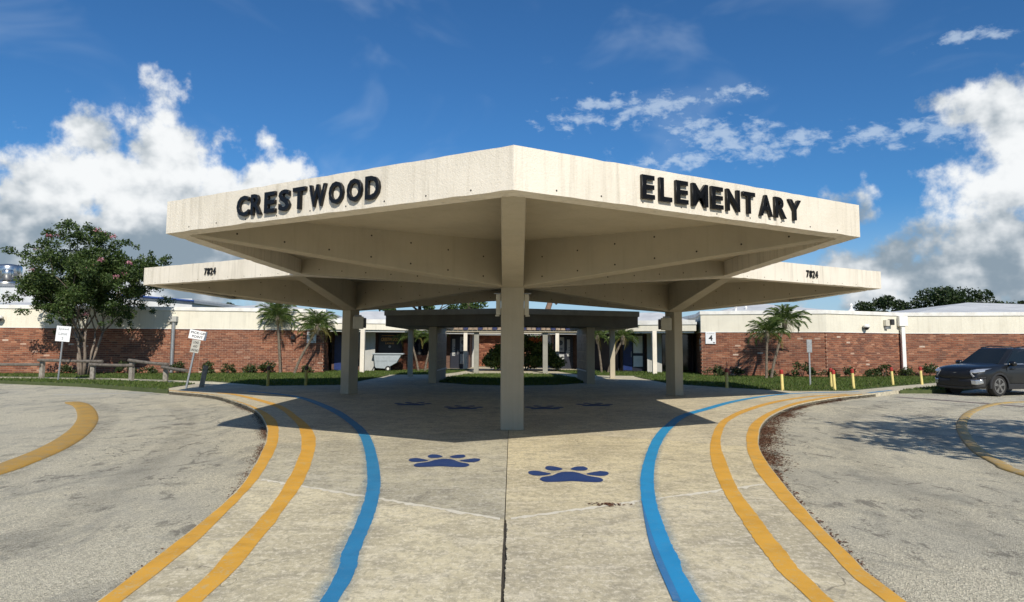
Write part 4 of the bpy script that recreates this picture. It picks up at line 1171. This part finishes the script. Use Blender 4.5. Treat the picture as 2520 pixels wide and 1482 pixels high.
def limb(mb, p, d, L, r, depth, rs, tips, spread=.5, up=.25, n=4):
    pts = [Vector(p)]; dd = Vector(d).normalized(); rads = [r]
    for i in range(n):
        dd = (dd + Vector((rs.gauss(0, .10), rs.gauss(0, .10), rs.gauss(0, .06) + up * .12))).normalized(); pts.append(pts[-1] + dd * L / n); rads.append(r * (1 - .42 * (i + 1) / n))
    mb.tube(pts, rads, 6 if depth < 2 else 8)
    if depth == 0: tips.append(pts[-1]); return
    for k in range(rs.choice((2, 3, 3))):
        a = rs.uniform(0, 6.28); nd = (dd + Vector((math.cos(a) * spread, math.sin(a) * spread, rs.uniform(-.1, .3)))).normalized()
        limb(mb, pts[rs.choice((-1, -1, -2))], nd, L * rs.uniform(.55, .8), rads[-1] * .85, depth - 1, rs, tips, spread, up, n)


def myrtle():
    X, Y = -20.9, 33.4
    t = thing('flowering_tree', 'multi-stemmed dark green tree with pink blossom before the left wing', 'tree', (X, Y, 0))
    rs = random.Random(12); mb = MB(); tips = []
    for k in range(6):
        a = k * 1.05 + .3; d = (math.cos(a) * .26, math.sin(a) * .22, 1.0)
        limb(mb, (math.cos(a) * .14, math.sin(a) * .14, -.05), d, 2.3,   .070 + .02 * (k % 2), 3, rs, tips, .55, .3)
    mb.build('trunk', 'myrtle_bark', t, smooth=True)
    blobs = []; KX = .86
    for p in tips:
        if p.z > 2.3: blobs.append((max(-2.5, min(2.7, p.x)), p.y, p.z, rs.uniform(.35, .65), rs.uniform(.35, .65), rs.uniform(.3, .5)))
    for (x, z, r) in ((-3.2, 4.1, .75), (-2.6, 3.5, .8), (-1.9, 4.6, 1.0), (-2.3, 5.6, .8), (-1.6, 6.5, .75), (-.9, 7.1, .6), (-.6, 6.2, 1.1), (.5, 6.6, .9), (1.3, 6.4, .75), (1.7, 5.6, .9), (2.6, 5.2, .8), (3.2, 5.6, .55), (3.7, 5.95, .35), (3.0, 4.4, .7), (2.1, 4.2, 1.0),
                      (1.1, 4.9, 1.1), (0, 5.0, 1.2), (-.8, 4.0, 1.1), (.6, 3.7, 1.0), (1.8, 3.3, .7), (-1.6, 3.1, .7), (-.5, 2.9, .6), (2.4, 3.2, .5), (-2.9, 6.0, .4), (-1.0, 5.3, 1.1), (1.6, 4.6, 1.0), (0.2, 4.3, 1.2), (2.9, 4.9, .7), (.2, 7.0, .5), (-1.4, 2.4, .45), (1.5, 2.5, .4)):
        for q in range(8):
            cg = lambda sd: max(-1.3 * sd, min(1.3 * sd, rs.gauss(0, sd)))
            blobs.append((x * KX + cg(r * .5), rs.gauss(0, 1.3) * (1 - abs(z - 4.6) / 5), z + cg(r * .42), r * rs.uniform(.28, .55), r * rs.uniform(.3, .6), r * rs.uniform(.22, .42)))
    o = link('crown', leaf_mesh('crown', blobs, 70000, .12, 'myrtle_leaf', 3, .22), t)
    for i, (x, y, z) in enumerate(((-2.1, -.9, 6.75), (-1.8, -.6, 6.85), (-3.0, -.5, 6.15), (.55, -.8, 7.05), (.8, -.6, 6.95), (1.35, -.7, 6.75), (1.05, -1.6, 5.2), (1.5, -1.7, 5.5), (.75, -1.7, 5.05), (2.15, -1.4, 4.75), (2.5, -1.3, 4.9), (2.6, -1.1, 5.45), (-2.7, -1.2, 5.05), (.25, -1.0, 3.0))):
        link('blossom', leaf_mesh('blossom', [((x + .35) * KX, y, z, .17, .17, .12)], 30, .07, 'blossom', 50 + i, .2, .9), t)


myrtle()


def round_tree(name, label, loc, blobs, n, size, leaf, bark, hgt, r, group=None, seed=1, lean=(0, 0)):
    t = thing(name, label, 'tree', loc, 0, group); rs = random.Random(seed); mb = MB(); tips = []
    mb.tube([(0, 0, -.2), (lean[0] * .4, lean[1] * .4, hgt * .35), (lean[0], lean[1], hgt * .7)], [r, r * .8, r * .6], 8)
    for k in range(6):
        a = k * 1.1; limb(mb, (lean[0] * .7, lean[1] * .7, hgt * (.4 + .05 * k)), (math.cos(a), math.sin(a), .7), hgt * .3, r * .4, 1, rs, tips, .5, .2)
    mb.build('trunk', bark, t, smooth=True); link('crown', leaf_mesh('crown', blobs, n, size, leaf, seed, .45), t); return t


def heap(w, d, z0, z1, n, seed, r=(.8, 1.5), dome=True):
    rs = random.Random(seed); o = []
    for i in range(n):
        x = rs.uniform(-1, 1); y = rs.uniform(-1, 1); top = z1 - (z1 - z0) * .75 * x * x if dome else z1
        rr = rs.uniform(*r); z = rs.uniform(z0, max(z0 + .1, top - rr * .6)); o.append((x * w, y * d, z, rr, rr, rr * .7))
    return o


round_tree('oak_tree', 'broad dark tree rising behind the right wing roof', (58.5, 90, 0), heap(7.4, 4, 2.5, 10.3, 95, 3, (1.1, 1.9)), 42000, .36, 'oak_leaf', 'dark_bark', 7, .4, 'trees beyond the school roofs', 3)
round_tree('oak_tree', 'low dark tree left of the broad one behind the right wing', (48.6, 90, 0), heap(3.3, 3, 2.5, 8.9, 46, 4, (.9, 1.4)), 18000, .32, 'oak_leaf', 'dark_bark', 6, .3, 'trees beyond the school roofs', 4)
round_tree('oak_tree', 'dark tree between the two behind the right wing', (54.0, 96, 0), heap(2.6, 3, 3, 8.3, 24, 14, (.8, 1.2)), 9000, .36, 'oak_leaf', 'dark_bark', 6, .3, 'trees beyond the school roofs', 14)
round_tree('oak_tree', 'small dark tree at the far right skyline', (69.5, 92, 0), heap(4.2, 3, 3, 8.4, 30, 5, (.8, 1.4)), 11000, .38, 'oak_leaf', 'dark_bark', 6, .3, 'trees beyond the school roofs', 5)
round_tree('oak_tree', 'thin tree top just right of the broad tree', (64.6, 100, 0), heap(2.0, 2, 3, 9.2, 10, 6, (.6, 1.0)), 3000, .36, 'oak_leaf', 'dark_bark', 7, .25, 'trees beyond the school roofs', 6)
round_tree('oak_tree', 'tiny distant trees at the edge of the blue roofed hall', (-54, 120, 0), heap(4, 2, 3, 9.0, 12, 7, (.8, 1.3)), 3500, .45, 'oak_leaf', 'dark_bark', 7, .3, 'trees beyond the school roofs', 7)
round_tree('oak_tree', 'low distant tree above the left wing roof beside the palms', (-48.5, 120, 0), heap(3.2, 2, 3, 8.9, 12, 8, (.8, 1.2)), 3000, .45, 'oak_leaf', 'dark_bark', 7, .3, 'trees beyond the school roofs', 8)
round_tree('pine_tree', 'pine boughs seen left of the front column under the canopies', (-9.5, 70, 0), heap(4.5, 2, 3.8, 6.6, 18, 9, (.5, .9), False), 6000, .28, 'pine_leaf', 'dark_bark', 9, .28, 'trees behind the court', 9)
round_tree('pine_tree', 'dark leaning pine with boughs just left of the front column', (-3.2, 68, 0), [(-2.2, 0, 5.6, 1.1, 1, .6), (-1.0, 0, 5.4, 1.0, 1, .5), (-.1, 0, 5.7, .8, .8, .6), (-1, 0, 9, 2, 2, 1.5), (-2, 0, 11, 2, 2, 1.5), (.3, 0, 4.6, .8, .8, .5)], 5000, .25, 'pine_leaf', 'dark_bark', 14, .32, 'trees behind the court', 10, (-2.5, 0))
round_tree('pine_tree', 'reddish pine trunk leaning just right of the front column', (2.4, 66, 0), [(2.2, 0, 10.5, 2, 2, 1.5), (1.5, 0, 12.5, 2, 2, 1.3), (3, 0, 9.2, 1.4, 1.4, .9)], 3000, .3, 'pine_leaf', 'pine_bark', 14, .34, 'trees behind the court', 11, (2.6, 0))
# the tree whose shade lies on the right road: it stands beyond the right edge of the picture
round_tree('oak_tree', 'leafy tree beyond the right edge that shades the road', (13.0, 5.6, 0), [(-1.2 + 3.4 * math.cos(i * 2.4) * (.35 + .65 * ((i * 37) % 10) / 10), 3.6 * math.sin(i * 2.4) * (.35 + .65 * ((i * 53) % 10) / 10), 5.2 + .8 * math.sin(i * 1.7), 1.0, 1.0, .55) for i in range(34)], 7500, .24, 'oak_leaf', 'dark_bark', 5.5, .22, None, 21)


# court shrub
t = thing('round_shrub', 'dense rounded green shrub with red leaves in the court centre', 'shrub', (.75, 43.6, 0))
mb = MB(); tips = []
for k in range(5): limb(mb, (math.cos(k) * .2, math.sin(k) * .2, 0), (math.cos(k * 1.3) * .4, math.sin(k * 1.3) * .4, 1), .9, .05, 1, random.Random(k), tips)
mb.build('stems', 'dark_bark', t)
link('foliage', leaf_mesh('foliage', heap(2.2, 1.1, .4, 2.3, 44, 31, (.4, .7)), 16000, .16, 'pine_leaf', 31, .5), t)
link('red_leaves', leaf_mesh('red_leaves', [(.9, -.9, 1.9, .35, .25, .18), (.5, -.9, 2.0, .25, .2, .15)], 160, .12, 'red_leaf', 32, .3), t)

# palms: three frond shapes shared by all
FRONDS = []
for v in range(4):
    rs = random.Random(60 + v); mb = MB(); L = 1.25; spine = []
    for i in range(15):
        s = i / 14; spine.append(Vector((s * L * (1 - .12 * s), 0, .42 * math.sin(s * 2.0) * (1 - .2 * v / 3) - .62 * s * s * (.75 + .15 * v))))
    mb.tube([tuple(p) for p in spine], [.014 * (1 - .8 * i / 14) for i in range(15)], 4)
    for i in range(2, 15):
        for half in (0, .5):
            s = min(1, (i + half) / 14); p = spine[i] if half == 0 or i == 14 else spine[i].lerp(spine[i + 1], .5)
            for sg in (-1, 1):
                ln = (.34 * math.sin(math.pi * min(1, s * .92 + .1)) + .10) * rs.uniform(.8, 1.15); dr = Vector((.75 + .5 * s, sg * (1.05 - .5 * s), rs.uniform(-.55, -.1))).normalized(); tip = p + dr * ln + Vector((0, 0, -.05)); w = Vector((.016, 0, .008)); md = p + dr * ln * .5
                b = len(mb.v); mb.v += [tuple(p), tuple(md + w), tuple(tip), tuple(md - w)]; mb.f.append((b, b + 1, b + 2, b + 3))
    me = mb.mesh('frond'); me.materials.append(MATS['palm_leaf'] if v < 3 else MATS['palm_leaf_dry']); FRONDS.append(me)


def palm(loc, crown, label, s=1.0, n=30, seed=0, group='young date palms'):
    """loc = base, crown = crown centre relative to the base"""
    t = thing('palm_tree', label, 'palm', loc, 0, group); rs = random.Random(seed); c = Vector(crown)
    pts = [Vector((0, 0, -.1)), Vector((c.x * .25, c.y * .25, c.z * .3)), Vector((c.x * .62, c.y * .62, c.z * .65)), c]
    pts = catmull(pts, 6); mb = MB(); mb.tube([tuple(p) for p in pts], [(.062 + .010 * (i % 2)) * s * (1.15 - .3 * i / len(pts)) for i in range(len(pts))], 9)
    mb.lathe([(.07 * s, -.35), (.14 * s, -.1), (.12 * s, .12), (.03, .25)], 9, c=tuple(c)); mb.build('trunk', 'palm_bark', t, smooth=False)
    for k in range(n):
        a = k * 2.39996 + rs.uniform(-.2, .2); f = k / (n - 1); el = R(78) - f * R(112) + rs.uniform(-.1, .1); dry = f > .9
        o = link('frond', FRONDS[3] if dry and rs.random() < .7 else FRONDS[rs.randrange(3)], t); o.location = c + Vector((math.cos(a) * .05, math.sin(a) * .05, .08)); sc = s * rs.uniform(.85, 1.1) * (.8 + .25 * math.sin(math.pi * f)); o.scale = (sc, sc, sc); o.rotation_euler = (rs.uniform(-.5, .5), -el, a)


palm((-12.5, 37.0, 0), (-.25, 0, 2.95), 'upright young palm before the left brick wall', 1.0, 40, 1)
palm((-11.75, 36.9, 0), (1.2, 0, 2.45), 'palm leaning right across the building 5 sign', .98, 38, 2)
palm((12.5, 33.6, 0), (.1, 0, 2.15), 'shorter palm before the building 4 brick wall', .9, 36, 3)
palm((12.95, 34.2, 0), (.85, .2, 2.75), 'taller palm leaning right before the building 4 brick wall', .95, 38, 4)
palm((-5.55, 40.9, 0), (-.55, 0, 2.05), 'court palm beside the grey cart, leaning left', .9, 24, 5)
palm((-5.2, 40.9, 0), (.45, 0, 1.95), 'court palm left of the mural wall, leaning right', .9, 24, 6)
palm((5.3, 40.2, 0), (-.25, 0, 2.05), 'court palm right of the mural wall, leaning left', .9, 24, 7)
palm((5.6, 40.0, 0), (.9, -.2, 2.0), 'court palm before the glazed doors, leaning right', .95, 26, 8)

# low shrubs along the walls: four foliage meshes shared
SHR = [leaf_mesh('foliage', heap(.32, .25, .12, .52 + .08 * k, 8, 80 + k, (.12, .24)), 420, .10, 'shrub_leaf', 90 + k, .4) for k in range(4)]
rs = random.Random(44)
SPOTS = [(8.9 + 1.95, 36.6), (12.0, 36.2), (13.6, 35.7), (15.0, 35.3), (16.2, 34.95), (17.4, 35.2), (18.7, 35.8), (19.8, 36.3), (21.3, 37.0), (22.7, 37.1), (-22.8, 35.1), (-20.0, 35.5), (-18.9, 35.7), (-17.6, 35.9), (-16.1, 36.2), (-15.1, 36.5), (-14.1, 36.8), (-13.3, 37.0), (-11.2, 37.5)]
WHERE_R = ['beside the building 4 corner', 'below the 4 sign, second from the corner', 'behind the shorter palm', 'just right of the palms', 'behind the grey sign post', 'at the projecting brick corner', 'right of the projecting corner', 'below the dome camera', 'left of the white downspout', 'right of the white downspout']
WHERE_L = ['left of the flowering tree', 'right of the flowering tree trunk', 'left of the grey downspout', 'right of the grey downspout', 'behind the pick-up sign', 'just right of the pick-up sign', 'third left of the upright palm', 'just left of the upright palm', 'right of the leaning palm']
for i, (x, y) in enumerate(SPOTS):
    lb = 'small leafy shrub at the brick wall ' + (WHERE_R[i] if i < 10 else WHERE_L[i - 10])
    t = thing('wall_shrub', lb, 'shrub', (x, y, 0), rs.uniform(0, 6), 'low shrubs along the brick walls'); sc = rs.uniform(.85, 1.35); t.scale = (sc, sc, sc * rs.uniform(.9, 1.2))
    mb = MB(); [mb.tube([(0, 0, 0), (math.cos(k) * .12, math.sin(k) * .12, .35)], [.012, .006], 4) for k in range(4)]
    mb.build('stems', 'dark_bark', t); link('foliage', SHR[i % 4], t)
for nm, pts in (('bed_left', [(-30, 33.9), (-16.8, 36.0), (-10.9, 37.5), (-10.75, 38.25), (-16.85, 36.75), (-30, 34.7)]), ('bed_right', [(10.6, 36.9), (16.5, 34.6), (21.8, 37.0), (28, 36.0), (28, 36.8), (21.85, 38.0), (16.5, 35.65), (10.6, 37.45)])):
    paving(nm, pts, .03, 'soil', low=-.05)

# leaf litter gathered against the right kerb, and scraps
rs = random.Random(9); V = []; Fc = []
cpts = [Vector(p) for p in catmull(CURB_R, 20)]
for i in range(len(cpts) - 1):
    y = cpts[i].y
    if y < 3.8 or y > 22: continue
    seg = (cpts[i + 1] - cpts[i]); t_ = seg.normalized(); nn = Vector((t_.y, -t_.x)); L = seg.length
    dens = (850 if 10 < y < 17.5 else 330 if y < 10 else 420) * (.35 + .9 * abs(math.sin(y * 1.9) * math.sin(y * .73 + 1)))
    for _ in range(int(dens * L)):
        off = abs(rs.gauss(0, .17 if 9.5 < y < 18 else .06)) + .01; p = cpts[i] + seg * rs.random() + nn * off; z = ROAD_Z + .006 + max(0, .05 - off * .3) * rs.random(); s = rs.uniform(.010, .03); a = rs.uniform(0, 6.28); tl = rs.uniform(-.014, .014)
        ca, sa = math.cos(a) * s, math.sin(a) * s; b = len(V); V += [(p.x - ca, p.y - sa, z), (p.x + sa * .5, p.y - ca * .5, z + abs(tl)), (p.x + ca, p.y + sa, z + .004), (p.x - sa * .5, p.y + ca * .5, z + abs(tl) * .5)]; Fc.append((b, b + 1, b + 2, b + 3))
cl_ = [Vector(p) for p in catmull(CURB_L, 20)]
for i in range(len(cl_) - 1):
    y = cl_[i].y
    if y < 3.8 or y > 20: continue
    seg = (cl_[i + 1] - cl_[i]); t_ = seg.normalized(); nn = Vector((-t_.y, t_.x)); L = seg.length
    for _ in range(int((420 if 9 < y < 15 else 190) * L * abs(math.sin(y * 1.3)))):
        off = abs(rs.gauss(0, .07)) + .008; p = cl_[i] + seg * rs.random() + nn * off; z = ROAD_Z + .006; s = rs.uniform(.006, .02); a = rs.uniform(0, 6.28)
        ca, sa = math.cos(a) * s, math.sin(a) * s; b = len(V); V += [(p.x - ca, p.y - sa, z), (p.x + sa * .5, p.y - ca * .5, z + .006), (p.x + ca, p.y + sa, z + .004), (p.x - sa * .5, p.y + ca * .5, z + .003)]; Fc.append((b, b + 1, b + 2, b + 3))
for _ in range(70):
    p = (rs.gauss(.98, .09), rs.gauss(7.02, .035)); s = rs.uniform(.012, .03); a = rs.uniform(0, 6.28); ca, sa = math.cos(a) * s, math.sin(a) * s; b = len(V)
    V += [(p[0] - ca, p[1] - sa, .006), (p[0] + sa * .4, p[1] - ca * .4, .014), (p[0] + ca, p[1] + sa, .008), (p[0] - sa * .4, p[1] + ca * .4, .01)]; Fc.append((b, b + 1, b + 2, b + 3))
me = bpy.data.meshes.new('leaf_litter'); me.from_pydata(V, [], Fc); me.materials.append(MATS['dead_leaf']); tag(link('leaf_litter', me), 'brown dead leaves and grit gathered along the walk kerbs', 'leaf litter', kind='stuff')


# ------------------------------------------------------------------ parked car
def car():
    fwd = Vector((-.94, -.34)).normalized(); ang = math.atan2(fwd.y, fwd.x)
    t = thing('parked_car', 'dark grey sport utility car parked at the right edge, nose towards the left', 'car', (18.15, 25.45, ROAD_Z), ang); t.scale = (1.01, 1.01, 1.02)
    FX, RX = 1.345, -1.345; WR = .36
    def zbot(x):
        z = .27
        for wx in (FX, RX):
            d = abs(x - wx)
            if d < .43: z = max(z, .34 + math.sqrt(max(0, .43 ** 2 - d * d)))
        return z
    ST = [  # x, top z at centre, shoulder z, half width at top, half width mid, half width low
        (2.30, .78, .74, .52, .60, .56), (2.26, .88, .82, .66, .74, .70), (2.16, .97, .90, .74, .84, .80), (1.98, 1.03, .96, .78, .90, .86), (1.78, 1.065, .99, .80, .915, .89), (1.66, 1.08, 1.0, .80, .92, .90),
        (1.56, 1.09, 1.01, .81, .925, .90), (1.46, 1.10, 1.02, .81, .925, .90), (1.345, 1.11, 1.03, .81, .925, .90), (1.23, 1.12, 1.035, .82, .925, .90), (1.13, 1.13, 1.04, .82, .92, .90), (1.02, 1.14, 1.045, .82, .915, .89), (.91, 1.15, 1.05, .82, .91, .885), (.6, 1.15, 1.06, .82, .905, .88), (0, 1.15, 1.07, .82, .90, .88),
        (-.6, 1.15, 1.08, .82, .905, .88), (-.91, 1.15, 1.085, .82, .91, .885), (-1.02, 1.15, 1.09, .82, .915, .89), (-1.13, 1.15, 1.09, .82, .92, .90), (-1.345, 1.15, 1.095, .82, .925, .90), (-1.56, 1.15, 1.10, .82, .925, .90), (-1.66, 1.15, 1.10, .82, .92, .90), (-1.78, 1.15, 1.10, .81, .91, .89), (-2.1, 1.12, 1.06, .76, .87, .85), (-2.26, 1.05, .98, .68, .80, .78), (-2.32, .90, .84, .60, .70, .68)]
    rows = []
    for (x, zt, zs, wt, wm, wl) in ST:
        zb = zbot(x); zm = max(.72, zb + .02); zl = max(.45, zb + .01)
        if x > 2.2 or x < -2.2: zb = .34
        h = [(0, zt), (wt * .6, zt - .012), (wt, zt - .05), (wt + (wm - wt) * .6, zs - .02), (wm, min(zs - .06, zm + .12)), (wm, zm), (wl + .005, zl), (wl - .03, zb), (0, zb)]
        rows.append([(x, -y, z) for y, z in h] + [(x, y, z) for y, z in h[::-1][1:]])
    mb = MB().grid(rows); mb.poly(rows[0][::-1]); mb.poly(rows[-1]); mb.build('body', 'car_paint', t, smooth=True, fix=True)
    # cabin
    BZ, TZ = 1.09, 1.655
    b = [(1.08, .70), (.95, .80), (-.2, .83), (-1.4, .82), (-2.05, .72)]; tp = [(.26, .52), (.12, .60), (-.3, .635), (-1.3, .62), (-1.78, .54)]
    base_r = [(x, y, BZ) for x, y in b] + [(x, -y, BZ) for x, y in b[::-1]]; top_r = [(x, y, TZ - .02 * (abs(x + .6))) for x, y in tp] + [(x, -y, TZ - .02 * (abs(x + .6))) for x, y in tp[::-1]]
    n = len(base_r); mb = MB(); mb.v = base_r + top_r + [(p[0] * .9 - .06, p[1] * .8, p[2] + .035) for p in top_r]
    for lv in (0, 1):
        for i in range(n): mb.f.append((lv * n + i, lv * n + (i + 1) % n, (lv + 1) * n + (i + 1) % n, (lv + 1) * n + i))
    mb.f.append(tuple(range(2 * n, 3 * n))); mb.build('cabin', 'car_paint', t, fix=True)
    def pane(nm, q, mat='car_glass', off=.008, parent=t):
        v = [Vector(p) for p in q]; nn = (v[1] - v[0]).cross(v[2] - v[0]).normalized(); c = sum(v, Vector()) / len(v)
        if nn.dot(c - Vector((-.4, 0, 1.2))) < 0: nn = -nn
        mb = MB(); k = len(v); mb.v = [tuple(p + nn * off) for p in v] + [tuple(p - nn * .01) for p in v]; mb.f = [tuple(range(k)), tuple(range(2 * k - 1, k - 1, -1))] + [(i, k + i, k + (i + 1) % k, (i + 1) % k) for i in range(k)]
        return mb.build(nm, mat, parent, fix=True)
    def lerp3(a, bb, s): return tuple(a[i] + (bb[i] - a[i]) * s for i in range(3))
    # windscreen
    A, B, C, D = (1.08, .70, BZ), (1.08, -.70, BZ), (.26, -.52, TZ - .02), (.26, .52, TZ - .02)
    pane('windscreen', [lerp3(A, D, .04), lerp3(B, C, .04), lerp3(C, B, .05), lerp3(D, A, .05)])
    # side windows: three a side, with black pillar trim between them
    for sg in (1, -1):
        bp = lambda s: (.95 - s * 2.9, sg * (.80 + .03 * math.sin(min(1, s * 1.2) * math.pi)) if s < .8 else sg * .81, BZ)
        def sp(s, f):
            xb = .93 - s * 2.75; xt = .12 - s * 1.75; yb = .805 + .02 * math.sin(s * math.pi); yt = .60 + .03 * math.sin(s * math.pi)
            return (xb + (xt - xb) * f, sg * (yb + (yt - yb) * f), BZ + (TZ - .02 - BZ) * f)
        for nm, s0, s1 in (('side_window', .02, .36), ('side_window', .39, .70), ('side_window', .735, .93)):
            pane(nm, [sp(s0, .07), sp(s1, .07), sp(s1, .90), sp(s0 + .01, .90)], off=.016)
        pane('window_trim', [sp(0, .0), sp(.96, .0), sp(.96, .05), sp(0, .05)], 'car_silver' if sg else '', .02)
        MB().tube([(.05, sg * .60, TZ + .02), (-.5, sg * .64, TZ + .075), (-1.6, sg * .60, TZ + .05), (-1.75, sg * .56, TZ)], .022, 6).build('roof_rail', 'car_black', t)
        m = thing_part = MB().lathe([(.02, -.12), (.075, -.10), (.095, 0), (.085, .08), (.03, .11)], 10, 'Y', (.72, sg * .99, 1.13)).build('mirror', 'car_paint', t, smooth=True)
        MB().box(.66, min(sg * .83, sg * .93), 1.075, .76, max(sg * .83, sg * .93), 1.105).build('mirror_arm', 'car_black', m)
        # cladding along the sill and round the arches
        MB().box(-.93, min(sg * .885, sg * .93), .24, .93, max(sg * .885, sg * .93), .42).build('sill', 'car_cladding', t, bevel=.02)
        for wx in (FX, RX):
            r0, r1 = .415, .48; rr = []
            for k in range(17):
                a = R(-8) + R(196) * k / 16; rr.append([(wx + math.cos(a) * r, sg * yy, .34 + math.sin(a) * r) for r, yy in ((r0, .86), (r0, .942), (r1, .938), (r1 + .012, .90))])
            MB().grid(rr).build('wheel_arch', 'car_cladding', t, smooth=False, fix=True)
            liner = MB().lathe([(.40, 0), (.40, .02)], 20, 'Y', (wx, sg * .70, .36)).build('arch_liner', 'car_black', t)
            w = MB().lathe([(.25, -.11), (.34, -.11), (WR, -.085), (WR, .085), (.34, .11), (.25, .11)], 28, 'Y', (wx, sg * .80, WR)).build('wheel', 'tyre', t, smooth=False)
            rim = MB().lathe([(.262, sg * .06), (.262, sg * .116), (.232, sg * .116), (.232, sg * .06)], 28, 'Y', (wx, sg * .80, WR)).build('rim', 'alloy', w)
            MB().lathe([(.0, sg * .035), (.24, sg * .035), (.24, sg * .04), (0, sg * .04)], 24, 'Y', (wx, sg * .80, WR)).build('brake_shade', 'car_black', w)
            sp_ = MB()
            for k in range(5):
                a = k * 2 * math.pi / 5 + .3
                for da, rr2 in ((-.13, 1), (.13, 1)):
                    ca, sa = math.cos(a + da), math.sin(a + da); px, pz = -sa * .024, ca * .024; y = sg * (.80 + .116)
                    a0 = (wx + math.cos(a) * .03, WR + math.sin(a) * .03); a1 = (wx + ca * .245, WR + sa * .245)
                    sp_.poly([(a0[0] - px, y, a0[1] - pz), (a1[0] - px * .8, y, a1[1] - pz * .8), (a1[0] + px * .8, y, a1[1] + pz * .8), (a0[0] + px, y, a0[1] + pz)])
            sp_.lathe([(.0, sg * .11), (.055, sg * .11), (.05, sg * .126), (0, sg * .127)], 12, 'Y', (wx, sg * .80, WR)); sp_.build('spokes', 'alloy', w)
        # door seams and handles
        for x in (.62, -.42):
            MB().box(x - .11, min(sg * .905, sg * .935), .93, x + .11, max(sg * .905, sg * .935), .965).build('door_handle', 'car_paint', t, bevel=.008)
        for x in (.93, -.08, -1.0):
            MB().box(x - .004, min(sg * .89, sg * .912), .43, x + .004, max(sg * .89, sg * .912), 1.02).build('door_seam', 'car_black', t)
        # tail lamps
        MB().box(-2.25, min(sg * .55, sg * .80), .95, -2.12, max(sg * .55, sg * .80), 1.08).build('tail_lamp', 'bollard_red', t, bevel=.02)
    # nose pieces that follow the curved front
    def fx(y, z=.6):
        y = abs(y)
        for i in range(len(ST) - 1):
            (x0, a0, b0, c0, d0, e0), (x1, a1, b1, c1, d1, e1) = ST[i], ST[i + 1]
            for k in range(10):
                u = k / 10; zt = a0 + (a1 - a0) * u; wt_ = c0 + (c1 - c0) * u; wm_ = d0 + (d1 - d0) * u; zs_ = b0 + (b1 - b0) * u
                w_ = wm_ if z < zs_ - .06 else wm_ + (wt_ - wm_) * min(1, (z - zs_ + .06) / max(.01, zt - .05 - zs_ + .06))
                if y <= w_ and z <= zt - .03: return x0 + (x1 - x0) * u + .006
        return 1.6
    def nose(nm, pts, mat, th=.02, off=0.0, slope=0.0):
        mb = MB(); k = len(pts); mb.v = [(fx(y, z) + off, y, z) for y, z in pts] + [(fx(y, z) + off - th - .05, y, z) for y, z in pts]
        mb.f = [tuple(range(k)), tuple(range(2 * k - 1, k - 1, -1))] + [(i, k + i, k + (i + 1) % k, (i + 1) % k) for i in range(k)]
        o = mb.build(nm, mat, t, fix=True); return o
    def strip(nm, top, bot, mat, off=0.0, slope=0.0, n=14):
        """a band between two (y->z) polylines given at matching y"""
        rows = []
        for s in range(n + 1):
            f = s / n; k = f * (len(top) - 1); i = min(int(k), len(top) - 2); u = k - i
            y = top[i][0] + (top[i + 1][0] - top[i][0]) * u; z1 = top[i][1] + (top[i + 1][1] - top[i][1]) * u; y0 = bot[i][0] + (bot[i + 1][0] - bot[i][0]) * u; z0 = bot[i][1] + (bot[i + 1][1] - bot[i][1]) * u
            q = [(fx(y, z1) - .09, y, z1)]
            for h in range(5):
                v = h / 4; yy, zz = y + (y0 - y) * v, z1 + (z0 - z1) * v; nrm = Vector((1.0, .9 * (abs(yy) / .9) ** 3 * (1 if yy > 0 else -1), max(0, (zz - .75) * 2.5))).normalized() * (off + .008); q.append((fx(yy, zz) + nrm.x, yy + nrm.y, zz + nrm.z))
            q.append((fx(y0, z0) - .09, y0, z0)); rows.append(q)
        return MB().grid(rows).build(nm, mat, t, smooth=True, fix=True)
    strip('bumper', [(-.90, .66), (-.5, .60), (0, .58), (.5, .60), (.90, .66)], [(-.88, .28), (-.5, .25), (0, .24), (.5, .25), (.88, .28)], 'car_cladding', .0)
    strip('grille', [(-.58, .86), (-.3, .90), (0, .91), (.3, .90), (.58, .86)], [(-.66, .66), (-.4, .60), (0, .59), (.4, .60), (.66, .66)], 'car_black', .006, .12)
    strip('lower_intake', [(-.56, .53), (-.3, .55), (0, .555), (.3, .55), (.56, .53)], [(-.66, .36), (-.4, .33), (0, .325), (.4, .33), (.66, .36)], 'car_black', .012)
    strip('skid_trim', [(-.62, .345), (-.3, .32), (0, .315), (.3, .32), (.62, .345)], [(-.55, .28), (-.3, .26), (0, .255), (.3, .26), (.55, .28)], 'car_cladding', .02)
    for sg in (1, -1):
        strip('headlight', [(sg * .55, .885), (sg * .72, .93), (sg * .90, .955)], [(sg * .58, .80), (sg * .72, .80), (sg * .885, .85)], 'headlamp', .02, .30)
        strip('bumper_insert', [(sg * .60, .57), (sg * .74, .57), (sg * .86, .60)], [(sg * .62, .42), (sg * .76, .40), (sg * .87, .44)], 'car_silver', .022)
        strip('fog_lamp', [(sg * .78, .66), (sg * .84, .67), (sg * .90, .67)], [(sg * .79, .60), (sg * .84, .60), (sg * .90, .61)], 'car_black', .016)
        strip('grille_edge', [(sg * .58, .86), (sg * .63, .76), (sg * .70, .69)], [(sg * .54, .855), (sg * .59, .745), (sg * .66, .655)], 'grey_metal', .02, .12)
    e = MB().lathe([(.055, 0), (.075, 0), (.075, .012), (.055, .012)], 20, 'X', (fx(0, .84) + .0, 0, .71)).build('emblem', 'car_silver', t); e.scale = (1, 1.25, .85); e.location = (.02, 0, .15)
    nose('number_plate', [(-.16, .50), (.16, .50), (.16, .60), (-.16, .60)], 'car_black', .01, .022)


car()
